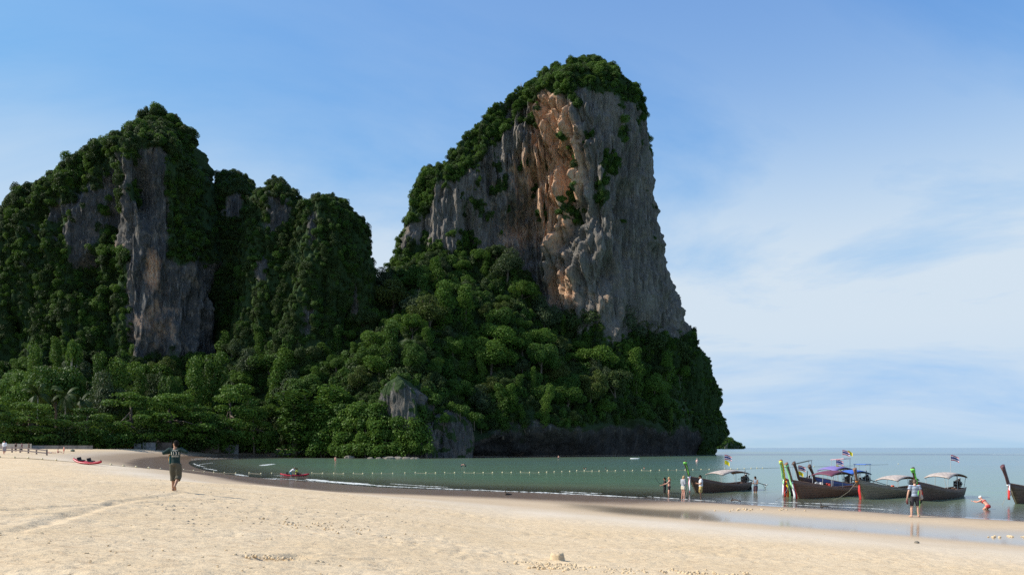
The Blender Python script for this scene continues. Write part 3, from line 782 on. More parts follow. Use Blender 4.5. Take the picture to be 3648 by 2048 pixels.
# broad jungle trees, about 12 m across (crown base near z=5)
for i, (mt, sd) in enumerate([(LEAF, 1), (LEAF_D, 2), (LEAF_B, 3), (LEAF_Y, 4), (LEAF_G, 5), (LEAF_B, 6)]):
    C, r = lobes(15 + 2 * i, 5.0 + .3 * (i % 3), 3.6 + .6 * i % 3, 6.5, 1.75, sd, .3)
    kind('broad%d' % i, C, r, 8500, 0.42, mt, 8.0, 0.32, seed=sd)
# tall column-like trees hung with climbers
for i, (mt, sd) in enumerate([(LEAF, 11), (LEAF_B, 12)]):
    g = np.random.default_rng(sd); n = 22
    zz = np.linspace(1.5, 15, n); C = np.stack([g.normal(0, .55, n) * (1 + .3 * np.sin(zz)), g.normal(0, .55, n), zz], -1)
    kind('column%d' % i, C, 1.05 + 0.8 * g.random(n) * np.interp(zz, [1, 6, 12, 15], [1, .8, 1.1, .7]), 6000, 0.38, mt, 13, 0.3, seed=sd, up=0.1)
# layered beach trees with flat tiers of big leaves
for i, (mt, sd) in enumerate([(LEAF_B, 21), (LEAF, 22), (LEAF_B, 23)]):
    g = np.random.default_rng(sd); C = []; r = []
    for t, (z, RR) in enumerate([(2.6, 6.2), (4.6, 6.4), (6.8, 5.8), (8.9, 4.4), (10.6, 2.4)]):
        for k in range(9 - t):
            a = 2 * math.pi * k / (9 - t) + g.uniform(-.4, .4) + t
            q = RR * g.uniform(.35, 1)
            C.append((math.cos(a) * q, math.sin(a) * q, z + g.uniform(-.6, .6))); r.append(g.uniform(1.3, 2.2))
    kind('tier%d' % i, np.array(C), np.array(r), 9000, 0.42, mt, 9.5, 0.34, seed=sd, flat=0.42, up=0.6)
# tall thin tree with a small high crown
C, r = lobes(9, 2.2, 2.0, 12.5, 1.1, 31); kind('slender', C, r, 1500, 0.5, LEAF_B, 12.5, 0.2, BARK_PALE, seed=31)
# low rounded shrubs
for i, (mt, sd) in enumerate([(LEAF, 41), (LEAF_B, 42), (LEAF_D, 43)]):
    C, r = lobes(9, 1.1, 1.0, 0.7, 0.75, sd); kind('shrub%d' % i, C, r, 1300, 0.30, mt, 0.9, 0.08, seed=sd)
# coconut palms: arching fronds of many leaflets
def palm(key, seed):
    g = random.Random(seed); mb = MB(); V = []; H = 8.5
    for k in range(17):
        a = 2 * math.pi * k / 17 + g.uniform(-.15, .15); el = g.uniform(-.1, 1.15); Lf = g.uniform(3.3, 4.2)
        p = Vector((0.4, 0, H)); d = Vector((math.cos(a) * math.cos(el), math.sin(a) * math.cos(el), math.sin(el)))
        side = Vector((-math.sin(a), math.cos(a), 0)); n = 13
        for s in range(n):
            q = p.copy(); d = (d + Vector((0, 0, -0.115))).normalized(); p = p + d * (Lf / n)
            mb.tube([q, p], 0.03, 3, cap=False)
            w = 0.75 * math.sin(math.pi * (s + 1.5) / (n + 2.0)) + .08
            for sg in (-1, 1):
                t = p + side * sg * w + Vector((0, 0, -w * .55)) + d * .2
                mb.add([q, p, t + d * .05, t - d * .05], [(0, 1, 2, 3)])
    tm = MB().tube([(0, 0, -1), (.15, 0, 2.5), (.35, 0, 5.5), (.4, 0, H)], [.24, .17, .15, .13], 8).mesh('trunk', True)
    cm = mb.mesh('crown'); tm.materials.append(BARK_PALE); cm.materials.append(LEAF_D); TREES[key] = (tm, cm)
palm('palm0', 51); palm('palm1', 52)

PROTO = {}
NAMES = {'broad': ('jungle_tree', 'tree'), 'column': ('climber_covered_tree', 'tree'), 'tier': ('beach_almond_tree', 'tree'), 'slender': ('slender_tree', 'tree'), 'shrub': ('shrub', 'shrub'), 'palm': ('coconut_palm', 'palm tree')}
def plant(key, loc, h=1.0, rz=None, label=None, group=None, wide=1.0):
    tm, cm = TREES[key]
    base = key.rstrip('0123456789')
    nm, cat = NAMES[base]
    o = empty(nm, loc, random.uniform(0, 6.28) if rz is None else rz, label, cat, group)
    o.scale = (h * wide, h * wide, h)
    if key not in PROTO:
        t = link('trunk', tm, None, o); c = link('crown', cm, None, o)
        PROTO[key] = (t, c)
    else:
        for s in PROTO[key]:
            d = s.copy(); COL.objects.link(d); d.parent = o
    return o

# --- trees along the back of the beach, from the photograph one by one: (crown centre px, crown top py, depth, kind, width px, label)
def beach_tree(px, top, Y, key, wpx, label, group=None, zoff=0.0):
    if Y < 262: Y = Y - np.interp(px, [-60, 900], [200, 238]) + np.interp(px, [-60, 200, 400, 600, 800, 905], [238, 252, 266, 284, 300, 306])
    hgt = {'tier': 12.0, 'broad': 12.3, 'column': 16.5, 'slender': 15.2, 'palm': 10.5, 'shrub': 2.3}[key.rstrip('0123456789')]
    wid = {'tier': 15.0, 'broad': 12.6, 'column': 4.4, 'slender': 6.0, 'palm': 7.6, 'shrub': 3.4}[key.rstrip('0123456789')]
    x = (px - 1824) / F * Y
    zb = gz(x, Y) + zoff
    zt = CZ + (HZ - top) / F * Y
    s = (zt - zb) / hgt; w = wpx / F * Y / wid
    return plant(key, (x, Y, zb), s, None, label, group, w / s)
GB = 'trees along the back of the beach'
for a in [
 (110, 1428, 205, 'tier0', 300, 'broad layered beach tree at the far left end of the sand'),
 (300, 1448, 212, 'tier1', 250, 'layered beach tree second from the left end of the sand'),
 (470, 1392, 224, 'tier2', 300, 'wide round beach tree left of the walking man'),
 (610, 1395, 226, 'tier0', 330, 'big layered beach tree behind the walking man'),
 (720, 1440, 230, 'tier1', 230, 'low layered beach tree over the wall right of the walking man'),
 (830, 1362, 238, 'tier2', 270, 'tall layered beach tree at the right end of the beach wood'),
 (905, 1440, 236, 'tier0', 150, 'small overhanging beach tree at the right end of the beach wood'),
 (-60, 1400, 200, 'tier1', 240, 'beach tree cut by the left edge of the picture'),
 (380, 1352, 232, 'broad4', 170, 'pale green round tree between the palms and the wide beach tree'),
 (200, 1262, 240, 'broad0', 230, 'large dark dome tree above the left palms'),
 (60, 1330, 236, 'broad2', 190, 'bright bushy tree beside the large dark dome tree'),
 (120, 1205, 250, 'column1', 60, 'short ivy topped tree above the large dark dome tree'),
 (352, 1240, 244, 'column0', 52, 'narrow column of climbers in front of the cliff, left one of two'),
 (415, 1262, 244, 'column1', 86, 'narrow column of climbers in front of the cliff, right one of two'),
 (258, 1200, 248, 'slender', 62, 'slender bare trunked tree with a small high crown'),
 (500, 1295, 246, 'column0', 60, 'climber covered tree at the foot of the bare cliff'),
 (560, 1288, 250, 'broad1', 130, 'dark tree at the foot of the bare cliff'),
 (610, 1300, 246, 'broad0', 110, 'vine hung tree left of the two tall vine hung trees'),
 (700, 1255, 250, 'column1', 75, 'tall vine hung tree under the bare cliff, left one of two'),
 (765, 1243, 252, 'column0', 95, 'tall vine hung tree under the bare cliff, right one of two'),
 (130, 1365, 214, 'palm0', 110, 'coconut palm with arching fronds left of its neighbour palm'),
 (228, 1368, 216, 'palm1', 100, 'coconut palm beside the arching palm'),
 (285, 1395, 220, 'palm0', 90, 'low coconut palm right of the other two palms'),
 (1050, 1380, 300, 'column0', 150, 'grey green tree standing alone left of the shrub bank'),
 (1180, 1362, 303, 'column1', 150, 'rounded grey green tree above the bright shrub bank'),
 ]:
    px, top, Y, key, w, lab = a
    beach_tree(px, top, Y, key, w, lab, GB if Y < 262 else None)
for i in range(20):          # low scrub under the beach trees
    px = -40 + i * 52 + random.uniform(-15, 15); Y = 196 + px * 0.045 + random.uniform(0, 6)
    
    beach_tree(px, 1528 + random.uniform(-12, 12), Y, 'shrub%d' % (i % 3), random.uniform(80, 130), ('mid green', 'bright', 'dark')[i % 3] + ' low shrub under the beach trees ' + ('behind the rail fence' if px < 330 else 'near the grey wall panels' if px < 560 else 'right of the walking man'), 'shrubs under the beach trees')

# --- trees on the jungle slope
g = np.random.default_rng(5)
def slope_pt(px, v):
    j = np.interp(px, hx, np.arange(nh)); i = v * (nvh - 1)
    return HV[int(round(i)), int(round(j))]
cand = []
for _ in range(9000):
    px = g.uniform(-60, 2560); v = g.uniform(0.165, 1.0)
    P = slope_pt(px, v); qx, qy = proj(P)
    if qx > 1335 and qx < 1600 and 1365 < qy < 1500: continue
    if qx > 1520 and qx < 1700 and 1480 < qy < 1640: continue
    if qx < 960 and v < 0.45: continue
    cand.append((qx, qy, P, v, px))
def thin(c, dist):
    out = []; 
    for a in c:
        if all(((a[0] - b[0]) / dist) ** 2 + ((a[1] - b[1]) / (dist * 0.75)) ** 2 > 1 for b in out): out.append(a)
    return out
big = thin(cand, 57)[:262]
ZN = {0: 'under the dark left cliff', 1: 'in the shaded gully left of the tall tower', 2: 'on the slope below the tall tower', 3: 'on the right hand slope above the sea cliff'}
KN = {'broad0': 'mid green jungle tree', 'broad1': 'dark green jungle tree', 'broad2': 'bright green jungle tree', 'broad3': 'olive green jungle tree', 'broad4': 'grey green jungle tree', 'broad5': 'light green jungle tree', 'column0': 'vine hung jungle tree', 'column1': 'bright vine hung jungle tree'}
for a in big:
    qx, qy, P, v, px = a
    key = random.choice(['broad0', 'broad1', 'broad2', 'broad3', 'broad2', 'broad4', 'broad5', 'broad5', 'broad0', 'column0', 'column1'])
    z = 0 if px < 800 else 1 if px < 1380 else 2 if px < 1950 else 3
    s = (0.62 + 1.05 * random.random() ** 1.6) * (0.8 if v < 0.3 else 1) * (0.72 if v > 0.9 else 1)
    if 1900 < px < 2400: s *= 1.2
    if px > 2400: s *= 0.62
    if px > 2440: s *= 0.5
    o_ = plant(key, Vector(P) + Vector((0, 0, -2.0 * s)), s, None, KN[key] + ' ' + ZN[z], 'trees of the jungle slope', random.uniform(0.75, 1.3))
    o_.rotation_euler = (random.gauss(0, .12), random.gauss(0, .12), random.uniform(0, 6.28))
# bright shrub bank at the water left of the grey rocks
gs = np.random.default_rng(19)
BANK = [(1120 + 36 * (k % 11) + gs.uniform(-12, 12), 1600 - 44 * (k // 11) + gs.uniform(-10, 10), gs.uniform(1.9, 3.0)) for k in range(44)] + [(1500, 1560, 2.6), (1520, 1600, 2.0), (1470, 1530, 2.4), (1430, 1505, 2.2), (1390, 1500, 2.3)]
for k, (px, py, s) in enumerate(BANK):
    yb = 1594 - 0  # rows from the water up the bank
    if px > 1340 and py < 1490: continue
    Y = np.interp(px, [1050, 1150, 1300, 1500], [300, 296, 287, 285]) + (1600 - py) * .05
    P = at(px, py, Y); P[2] = max(P[2] - 1.0 * s, -.2)
    plant('shrub%d' % (1 if k % 3 else 0), P, s, None, ('rounded bright shrub' if k % 3 else 'rounded mid green shrub') + (' at the left end of the bank by the water' if px < 1250 else ' on the bank just left of the domed rock' if px < 1370 else ' hiding the foot of the domed rock'), 'shrubs on the bank by the water')
for k, (px, py, Y, s) in enumerate([(1372, 1372, 291, 1.3), (1405, 1350, 291, 1.2), (1440, 1348, 291, 1.3), (1475, 1370, 292, 1.2), (1560, 1472, 293, 1.2), (1610, 1456, 294, 1.4), (1650, 1480, 296, 1.2), (1530, 1490, 291, 1.5), (1640, 1470, 291, 1.8), (1580, 1500, 288, 1.6), (1690, 1500, 296, 2.0), (1350, 1470, 285, 2.2), (1545, 1440, 292, 2.2), (1520, 1410, 294, 1.8)]):
    plant('shrub%d' % (k % 2), at(px, py, Y + 8) - np.array([0, 0, .5]), s, None, 'small shrub growing on top of a grey rock by the water', 'shrubs on the grey rocks')
# tree leaning out over the sea from the foot of the cliff point
t = plant('slender', at(2574, 1572, 440) , 0.40, 0.5, 'small wind bent tree leaning out from the cliff point over the sea')
t.rotation_euler = (0, R(32), 0)
# bare dead tree on the left shoulder of the tower
dm = MB()
for e in [(0, 0, 3.6), (.6, 0, 3.2), (-.7, 0, 2.6), (.3, .2, 4.4), (-.3, 0, 3.9)]:
    dm.tube([(0, 0, -1), (e[0] * .2, 0, 1.2), (e[0], e[1], e[2])], [.14, .1, .03], 5)
tag(dm.build('dead_tree', BARK_PALE, None, True, at(1856, 322, 413)), 'bare dead tree sticking up from the left shoulder of the tower', 'tree')

# --- everything smaller: climbers and shrubs in the rock, undergrowth between the trees (uncountable)
def scatter(name, label, P, S, keys, seed):
    me = bpy.data.meshes.new(name)
    me.vertices.add(len(P)); me.vertices.foreach_set('co', np.asarray(P, np.float32).ravel())
    g = np.random.default_rng(seed)
    a = me.attributes.new('scl', 'FLOAT_VECTOR', 'POINT')
    S3 = np.asarray(S)[:, None] * np.stack([g.uniform(.65, 1.4, len(P)), g.uniform(.65, 1.4, len(P)), g.uniform(.6, 1.6, len(P))], -1)
    a.data.foreach_set('vector', np.ascontiguousarray(S3, np.float32).ravel())
    a = me.attributes.new('rot', 'FLOAT_VECTOR', 'POINT')
    rot = np.stack([g.uniform(-.5, .5, len(P)), g.uniform(-.5, .5, len(P)), g.uniform(0, 6.28, len(P))], -1)
    a.data.foreach_set('vector', rot.astype(np.float32).ravel())
    a = me.attributes.new('idx', 'INT', 'POINT'); a.data.foreach_set('value', g.integers(0, len(keys), len(P)).astype(np.int32))
    o = link(name, me)
    ng = bpy.data.node_groups.new(name, 'GeometryNodeTree')
    ng.interface.new_socket('Geometry', in_out='INPUT', socket_type='NodeSocketGeometry')
    ng.interface.new_socket('Geometry', in_out='OUTPUT', socket_type='NodeSocketGeometry')
    nn = ng.nodes; gi = nn.new('NodeGroupInput'); go = nn.new('NodeGroupOutput')
    iop = nn.new('GeometryNodeInstanceOnPoints'); jn = nn.new('GeometryNodeJoinGeometry')
    ng.links.new(gi.outputs[0], iop.inputs['Points'])
    for k in keys:
        ob = nn.new('GeometryNodeObjectInfo'); ob.transform_space = 'ORIGINAL'
        ob.inputs['Object'].default_value = PROTO[k][1]; ob.inputs['As Instance'].default_value = True
        ng.links.new(ob.outputs['Geometry'], jn.inputs[0])
    ng.links.new(jn.outputs[0], iop.inputs['Instance'])
    iop.inputs['Pick Instance'].default_value = True
    def na(nm, tp):
        x = nn.new('GeometryNodeInputNamedAttribute'); x.data_type = tp; x.inputs['Name'].default_value = nm
        return [q for q in x.outputs if q.enabled and q.name == 'Attribute'][0]
    ng.links.new(na('idx', 'INT'), iop.inputs['Instance Index'])
    ng.links.new(na('scl', 'FLOAT_VECTOR'), iop.inputs['Scale'])
    ng.links.new(na('rot', 'FLOAT_VECTOR'), iop.inputs['Rotation'])
    ng.links.new(iop.outputs[0], go.inputs[0])
    md = o.modifiers.new('scatter', 'NODES'); md.node_group = ng
    tag(o, label, None, None, 'stuff')
    return o
def surf_points(V, veg, density, seed, edge=0.45, depth=0.0):
    """area-weighted random points on a grid surface where veg is high"""
    g = np.random.default_rng(seed)
    a = V[1:, :-1] - V[:-1, :-1]; b = V[:-1, 1:] - V[:-1, :-1]
    ar = np.linalg.norm(np.cross(a, b), axis=-1)
    w = ar * smooth(edge - 0.2, edge + 0.25, veg[:-1, :-1])
    n = int(w.sum() * density)
    k = g.choice(w.size, n, p=(w / w.sum()).ravel())
    i, j = np.unravel_index(k, w.shape)
    u, v = g.random((2, n, 1))
    return V[i, j] + a[i, j] * u + b[i, j] * v
def clump_scale(P, lo, hi, seed):
    g = np.random.default_rng(seed)
    return np.clip(lo + (hi - lo) * (0.5 + 0.9 * nz2(P, 10, seed, 2)) * g.uniform(0.55, 1.25, len(P)), lo * 0.7, hi)
P = surf_points(MAINV, MAINA['veg'], 0.22, 61)
S_ = clump_scale(P, 0.5, 1.45, 62); S_ = S_ * np.where(proj(P)[0] > 2400, .55, 1)
scatter('tower_greenery', 'shrubs and climbers rooted in the tall tower', P, S_, ['shrub0', 'shrub1', 'shrub0', 'shrub2'], 63)
P = surf_points(L1V, L1A['veg'], 0.2, 64)
scatter('cliff_greenery', 'shrubs and climbers rooted in the dark left cliff', P, clump_scale(P, 0.5, 1.5, 65), ['shrub0', 'shrub2', 'shrub2', 'shrub1'], 66)
P = np.vstack([surf_points(k[1], k[2]['veg'], 0.22, 67 + i) for i, k in enumerate((PKA, PKB, PKC))])
scatter('pinnacle_greenery', 'shrubs and climbers covering the middle pinnacles', P, clump_scale(P, 0.45, 1.4, 70), ['shrub0', 'shrub2', 'shrub2'], 71)
hvg = np.repeat(smooth(0.14, 0.2, vv)[:, None], nh, 1)
P = surf_points(HV, hvg, 0.10, 72)
S_ = clump_scale(P, 0.8, 2.2, 73); S_ = S_ * np.where(proj(P)[0] > 2400, .55, 1)
scatter('jungle_undergrowth', 'undergrowth and small trees between the bigger slope trees', P, S_, ['shrub0', 'shrub2', 'shrub2', 'shrub0'], 74)
P = surf_points(I1[1], I1[2]['veg'], 0.012, 75)
scatter('island_greenery', 'trees covering the far island', P, np.full(len(P), 3.2), ['shrub0', 'shrub2'], 76)
# ================================================================== people
DG = bpy.context.evaluated_depsgraph_get
def remesh(mb, voxel, name):
    me = mb.mesh('tmp'); o = bpy.data.objects.new('tmp', me); COL.objects.link(o)
    md = o.modifiers.new('r', 'REMESH'); md.mode = 'VOXEL'; md.voxel_size = voxel; md.use_smooth_shade = True
    sm = o.modifiers.new('s', 'SMOOTH'); sm.factor = 0.5; sm.iterations = 2
    out = bpy.data.meshes.new_from_object(o.evaluated_get(DG()))
    out.name = name
    bpy.data.objects.remove(o); bpy.data.meshes.remove(me)
    return out
def text_mesh(body, size, name='lettering'):
    cu = bpy.data.curves.new('t', 'FONT'); cu.body = body; cu.size = size; cu.align_x = 'CENTER'; cu.resolution_u = 3
    o = bpy.data.objects.new('t', cu); COL.objects.link(o)
    me = bpy.data.meshes.new_from_object(o.evaluated_get(DG())); me.name = name
    bpy.data.objects.remove(o); bpy.data.curves.remove(cu)
    return me
MATS = {}
def col(name, c, rough=0.75, var=0.06, **k):
    if name not in MATS: MATS[name] = simple(name, c, rough, var, **k)
    return MATS[name]
SKIN_T = lambda: col('tanned_skin', (0.33, 0.17, 0.10), 0.55)
SKIN_L = lambda: col('light_skin', (0.55, 0.33, 0.235), 0.55)
SKIN_P = lambda: col('sunburnt_skin', (0.60, 0.30, 0.215), 0.55)
HAIR_D = lambda: col('dark_hair', (0.010, 0.008, 0.007), 0.9, spec=.1)
HAIR_B = lambda: col('blond_hair', (0.42, 0.28, 0.12), 0.5)
HAIR_N = lambda: col('brown_hair', (0.09, 0.05, 0.028), 0.5)
BASE = dict(pelvis=(0, 0, .93), waist=(0, .01, 1.08), chest=(0, 0, 1.28), neck=(0, -.02, 1.45), head=(0, .015, 1.60),
            shL=(-.185, -.01, 1.40), elL=(-.235, -.03, 1.13), wrL=(-.225, .06, .88), shR=(.185, -.01, 1.40), elR=(.235, -.03, 1.13), wrR=(.225, .06, .88),
            hiL=(-.095, 0, .90), knL=(-.105, .03, .50), anL=(-.11, -.01, .08), hiR=(.095, 0, .90), knR=(.105, .03, .50), anR=(.11, -.01, .08),
            toeL=(-.13, .16, .03), toeR=(.13, .16, .03), fwd=(0, 1, 0), yaw=0.0)
def person(loc, face, label, H=1.72, pose=None, skin=None, hair=None, top=None, bottom=None, long_hair=False, cap=None, sleeves=0.55, legs=0.75, slim=1.0, voxel=0.02, group=None, loose=0.016, tank=False, bikini=False):
    """face: direction the person looks at, degrees counted from +Y towards -X"""
    J = dict(BASE); J.update(pose or {})
    J = {k: (Vector(v) if isinstance(v, tuple) else v) for k, v in J.items()}
    root = empty('person', loc, R(face), label, 'person', group, H / 1.72)
    fw = J['fwd']
    b = MB(); w = slim
    spine = [J['pelvis'] + (J['pelvis'] - J['waist']) * .35, J['pelvis'], J['waist'], J['chest'], J['chest'].lerp(J['neck'], .6), J['neck']]
    sr = [(.11 * w, .085), (.158 * w, .112), (.135 * w, .098), (.165 * w, .112), (.14 * w, .095), (.065, .062)]
    b.tube(spine, sr, 14, up=fw)
    hd = J['head']; b.tube([J['neck'] + (J['neck'] - hd) * .2, hd], [.058, .052], 10, up=fw)
    yaw = Matrix.Rotation(R(J['yaw']), 3, 'Z')
    hax = (hd - J['neck']).normalized()
    q = Vector((0, 0, 1)).rotation_difference(hax).to_matrix() @ yaw
    hp = lambda x, y, z: hd + q @ Vector((x, y, z))
    hb = MB(); hb.ball((0, 0, .012), (.074, .094, .112), 14, 10); hb.ball((0, .022, -.055), (.054, .066, .058), 12, 8)
    hb.ball((0, .098, -.012), (.014, .022, .026), 8, 6); hb.ball((-.076, -.005, -.01), (.012, .022, .032), 8, 6); hb.ball((.076, -.005, -.01), (.012, .022, .032), 8, 6)
    hb.ball((0, .078, -.058), (.026, .016, .011), 8, 6)
    b.add([hp(*v) for v in hb.v], hb.f)
    fing = MB()
    for s in 'LR':
        sh, el, wr = J['sh' + s], J['el' + s], J['wr' + s]
        b.ball(sh, (.066, .062, .062), 10, 8)
        b.tube([J['chest'].lerp(J['neck'], .55), sh], [.075, .062], 8)
        b.tube([sh, sh.lerp(el, .45), el], [.056, .052, .041], 10); b.ball(el, .041, 8, 6); b.tube([el, el.lerp(wr, .3), wr], [.041, .044, .029], 10)
        d = (wr - el).normalized(); side = d.cross(fw).normalized() if d.cross(fw).length > .1 else Vector((1, 0, 0)); nrm = side.cross(d).normalized()
        b.tube([wr, wr + d * .045, wr + d * .085], [(.027, .02), (.040, .017), (.036, .014)], 8, up=nrm)
        for k in range(4):
            o = (k - 1.5) * .019; ln = (.062, .075, .078, .060)[k]
            p0 = wr + d * .075 + side * o; p1 = p0 + d * ln * .55 - nrm * .006; p2 = p1 + d * ln * .35 - nrm * ln * .35
            fing.tube([p0, p1, p2], [.0095, .009, .006], 5)
        sg = -1 if s == 'R' else 1
        p0 = wr + d * .03 + side * .03 * sg
        fing.tube([p0, p0 + d * .035 + side * .022 * sg, p0 + d * .065 + side * .026 * sg], [.012, .0105, .007], 5)
        hi, kn, an, toe = J['hi' + s], J['kn' + s], J['an' + s], J['toe' + s]
        b.tube([hi + (hi - kn) * .06, hi.lerp(kn, .3), hi.lerp(kn, .75), kn, kn.lerp(an, .3), kn.lerp(an, .7), an], [.088 * w, .086 * w, .066, .057, .059, .044, .037], 12)
        b.tube([an - (toe - an).normalized() * .055 + Vector((0, 0, -.035)), an + Vector((0, 0, -.02)), an.lerp(toe, .6), toe], [(.034, .03), (.038, .045), (.044, .028), (.036, .016)], 8)
    bm_ = remesh(b, voxel, 'body')
    # hands: separate fingers rooted in the palm
    fm = bmesh.new(); fm.from_mesh(bm_); n0 = len(fm.verts)
    vs = [fm.verts.new(v) for v in fing.v]
    for f in fing.f: fm.faces.new([vs[i] for i in f]).smooth = True
    fm.to_mesh(bm_); fm.free()
    bo = link('body', bm_, skin or SKIN_L(), root)
    # face: eyes
    ey = MB()
    for sx in (-1, 1): ey.ball(hp(.03 * sx, .086, .012), (.012, .008, .008), 6, 5)
    ey.build('eye', col('eye', (.03, .02, .015), .3), root, True)
    # hair or cap
    if hair:
        h = MB(); h2 = MB()
        h2.ball((0, -.016, .032), (.086, .100, .103), 14, 10)
        h2.ball((0, -.05, -.02), (.076, .062, .085), 12, 8)
        if long_hair: h2.tube([(0, -.07, 0), (0, -.105, -.08), (0, -.10, -.2)], [(.07, .045), (.075, .04), (.05, .02)], 10, up=(0, 1, 0))
        h.add([hp(*v) for v in h2.v], h2.f)
        link('hair', remesh(h, .014 if voxel < .025 else .02, 'hair'), hair, root)
    if cap:
        h2 = MB(); h2.ball((0, -.005, .052), (.088, .106, .088), 14, 9); h2.tube([(0, .07, .05), (0, .12, .045), (0, .17, .03)], [(.07, .012), (.075, .01), (.05, .006)], 10, up=(0, 0, 1))
        h = MB(); h.add([hp(*v) for v in h2.v], h2.f); h.build('cap', cap, root, True)
    e = loose
    if top is not None and not bikini:
        t = MB(); g = .02 if not tank else .012
        low = J['pelvis'].lerp(J['waist'], .05)
        t.tube([low, J['waist'], J['chest'], J['chest'].lerp(J['neck'], .55), J['neck'] - (J['neck'] - J['chest']) * .12], [(.160 * w + e, .112 + e), (.142 * w + e, .103 + e), (.168 * w + e, .114 + e), (.150 * w + g, .10 + g), (.07 + g * .5, .068 + g * .5)], 16, up=fw)
        for s in 'LR':
            sh, el, wr = J['sh' + s], J['el' + s], J['wr' + s]
            t.tube([J['chest'].lerp(J['neck'], .5), sh], [.085, .075], 8)
            if tank: continue
            t.ball(sh, .08, 10, 8)
            if sleeves <= 1: t.tube([sh, sh.lerp(el, sleeves)], [.074 + e * .4, .068 + e * .6], 10)
            else: t.tube([sh, sh.lerp(el, .5), el], [.076, .07, .062], 10); t.ball(el, .064, 8, 6); t.tube([el, el.lerp(wr, .5 * (sleeves - 1)), el.lerp(wr, sleeves - 1)], [.062, .06, .05], 10)
        tm = remesh(t, .018 if voxel < .025 else voxel, 'shirt')
        root['_shirt'] = link('shirt', tm, top, root).name
    if bikini and top is not None:
        t = MB(); t.tube([J['chest'] - (J['chest'] - J['waist']) * .22, J['chest'] + (J['chest'] - J['waist']) * .12], [(.168 * w + .008, .116 + .008)] * 2, 16, up=fw)
        for s in (-1, 1):
            ax = fw.cross(J['chest'] - J['waist']).normalized()
            t.ball(J['chest'] + ax * .07 * s + fw * .095 - (J['chest'] - J['waist']) * .08, (.062, .05, .06), 10, 8)
        link('bikini_top', remesh(t, .016, 'bikini_top'), top, root)
    if bottom is not None:
        t = MB(); up_ = J['pelvis'].lerp(J['waist'], .35)
        t.tube([J['pelvis'] + (J['pelvis'] - J['waist']) * .5, J['pelvis'], up_], [(.12 * w + e, .10 + e), (.165 * w + e * .8, .12 + e * .8), (.152 * w + e * .6, .108 + e * .6)], 14, up=fw)
        for s in 'LR':
            hi, kn, an = J['hi' + s], J['kn' + s], J['an' + s]
            if legs <= 1: t.tube([hi + (hi - kn) * .1, hi.lerp(kn, legs * .5), hi.lerp(kn, legs)], [.098 * w + e * .6, .094 * w + e, .088 * w * (1 - .2 * legs) + e * 1.4], 12)
            else: t.tube([hi + (hi - kn) * .1, hi.lerp(kn, .5), kn, kn.lerp(an, legs - 1)], [.10 * w + e, .098 + e, .085 + e, .082 + e], 12)
        link('shorts', remesh(t, .018 if voxel < .025 else voxel, 'shorts'), bottom, root)
    return root

def feet_at(px, py, Y=None):
    return ground_at(px, py) if Y is None else Vector(((px - 1824) / F * Y, Y, CZ + (HZ - py) / F * Y))
HOLD = dict(elL=(-.24, .0, 1.12), wrL=(-.10, .24, 1.13), elR=(.24, .0, 1.12), wrR=(.08, .26, 1.15), head=(0, .05, 1.585))
# --- walking man in the green lifeguard shirt
gp = ground_at(625, 1750)
green_top = col('bottle_green_shirt', (0.006, 0.026, 0.025), .9)
khaki = col('khaki_shorts', (0.078, 0.070, 0.046), .85)
hgt_g = (1750 - 1569) / F * gp.y
P1 = person(gp, 0, 'man walking away in a dark green shirt marked 1131 and baggy khaki shorts', hgt_g, dict(elL=(-.38, -.03, 1.30), wrL=(-.14, .17, 1.34), elR=(.38, -.03, 1.33), wrR=(.14, .17, 1.36), shL=(-.19, -.01, 1.41), shR=(.19, -.01, 1.42), yaw=62,
     knL=(-.10, .07, .50), anL=(-.10, .04, .08), toeL=(-.12, .2, .03), knR=(.10, .02, .50), anR=(.085, -.26, .19), toeR=(.085, -.19, .04)),
     SKIN_T(), HAIR_D(), green_top, khaki, sleeves=1.92, legs=1.35, voxel=.015, loose=.018, slim=.9)
sh = bpy.data.objects[P1['_shirt']]
from mathutils.bvhtree import BVHTree
def on_back(body, size, x0, z0, mat, nm='lettering'):
    bvh = BVHTree.FromObject(sh, DG()) if False else BVHTree.FromPolygons([v.co[:] for v in sh.data.vertices], [p.vertices[:] for p in sh.data.polygons])
    me = text_mesh(body, size, nm)
    for v in me.vertices:
        x, z = x0 + v.co.x, z0 + v.co.y
        h = bvh.ray_cast(Vector((x, -1, z)), Vector((0, 1, 0)))
        v.co = Vector((x, (h[0].y if h[0] else -.1) - .008, z))
    return link(nm, me, mat, sh)
cream = col('cream_print', (0.70, 0.66, 0.56), .8)
on_back('1131', .15, .03, 1.235, cream)
def back_line(x0, x1, z, w_):
    bvh = BVHTree.FromPolygons([v.co[:] for v in sh.data.vertices], [p.vertices[:] for p in sh.data.polygons])
    V = []; n = 9
    for i in range(n):
        x = x0 + (x1 - x0) * i / (n - 1)
        for zz in (z - w_, z + w_):
            h = bvh.ray_cast(Vector((x, -1, zz)), Vector((0, 1, 0))); V.append((x, (h[0].y if h[0] else -.1) - .008, zz))
    MB().add(V, [(2 * i, 2 * i + 2, 2 * i + 3, 2 * i + 1) for i in range(n - 1)]).build('printed_line', cream, sh)
back_line(-.08, .17, 1.205, .006); back_line(-.08, .16, 1.175, .004); back_line(-.05, .13, 1.385, .006)
MB().ball((.045, -.125, 1.372), (.018, .006, .014), 8, 5).build('printed_star', cream, sh)
og = MB(); og.tube([(-.20, .05, 1.24), (-.215, .07, 1.08), (-.19, .06, .90)], [(.035, .075), (.04, .085), (.03, .05)], 10, up=(0, 1, 0)); og.build('orange_panel', col('orange_cloth', (.62, .24, .012)), sh, True)
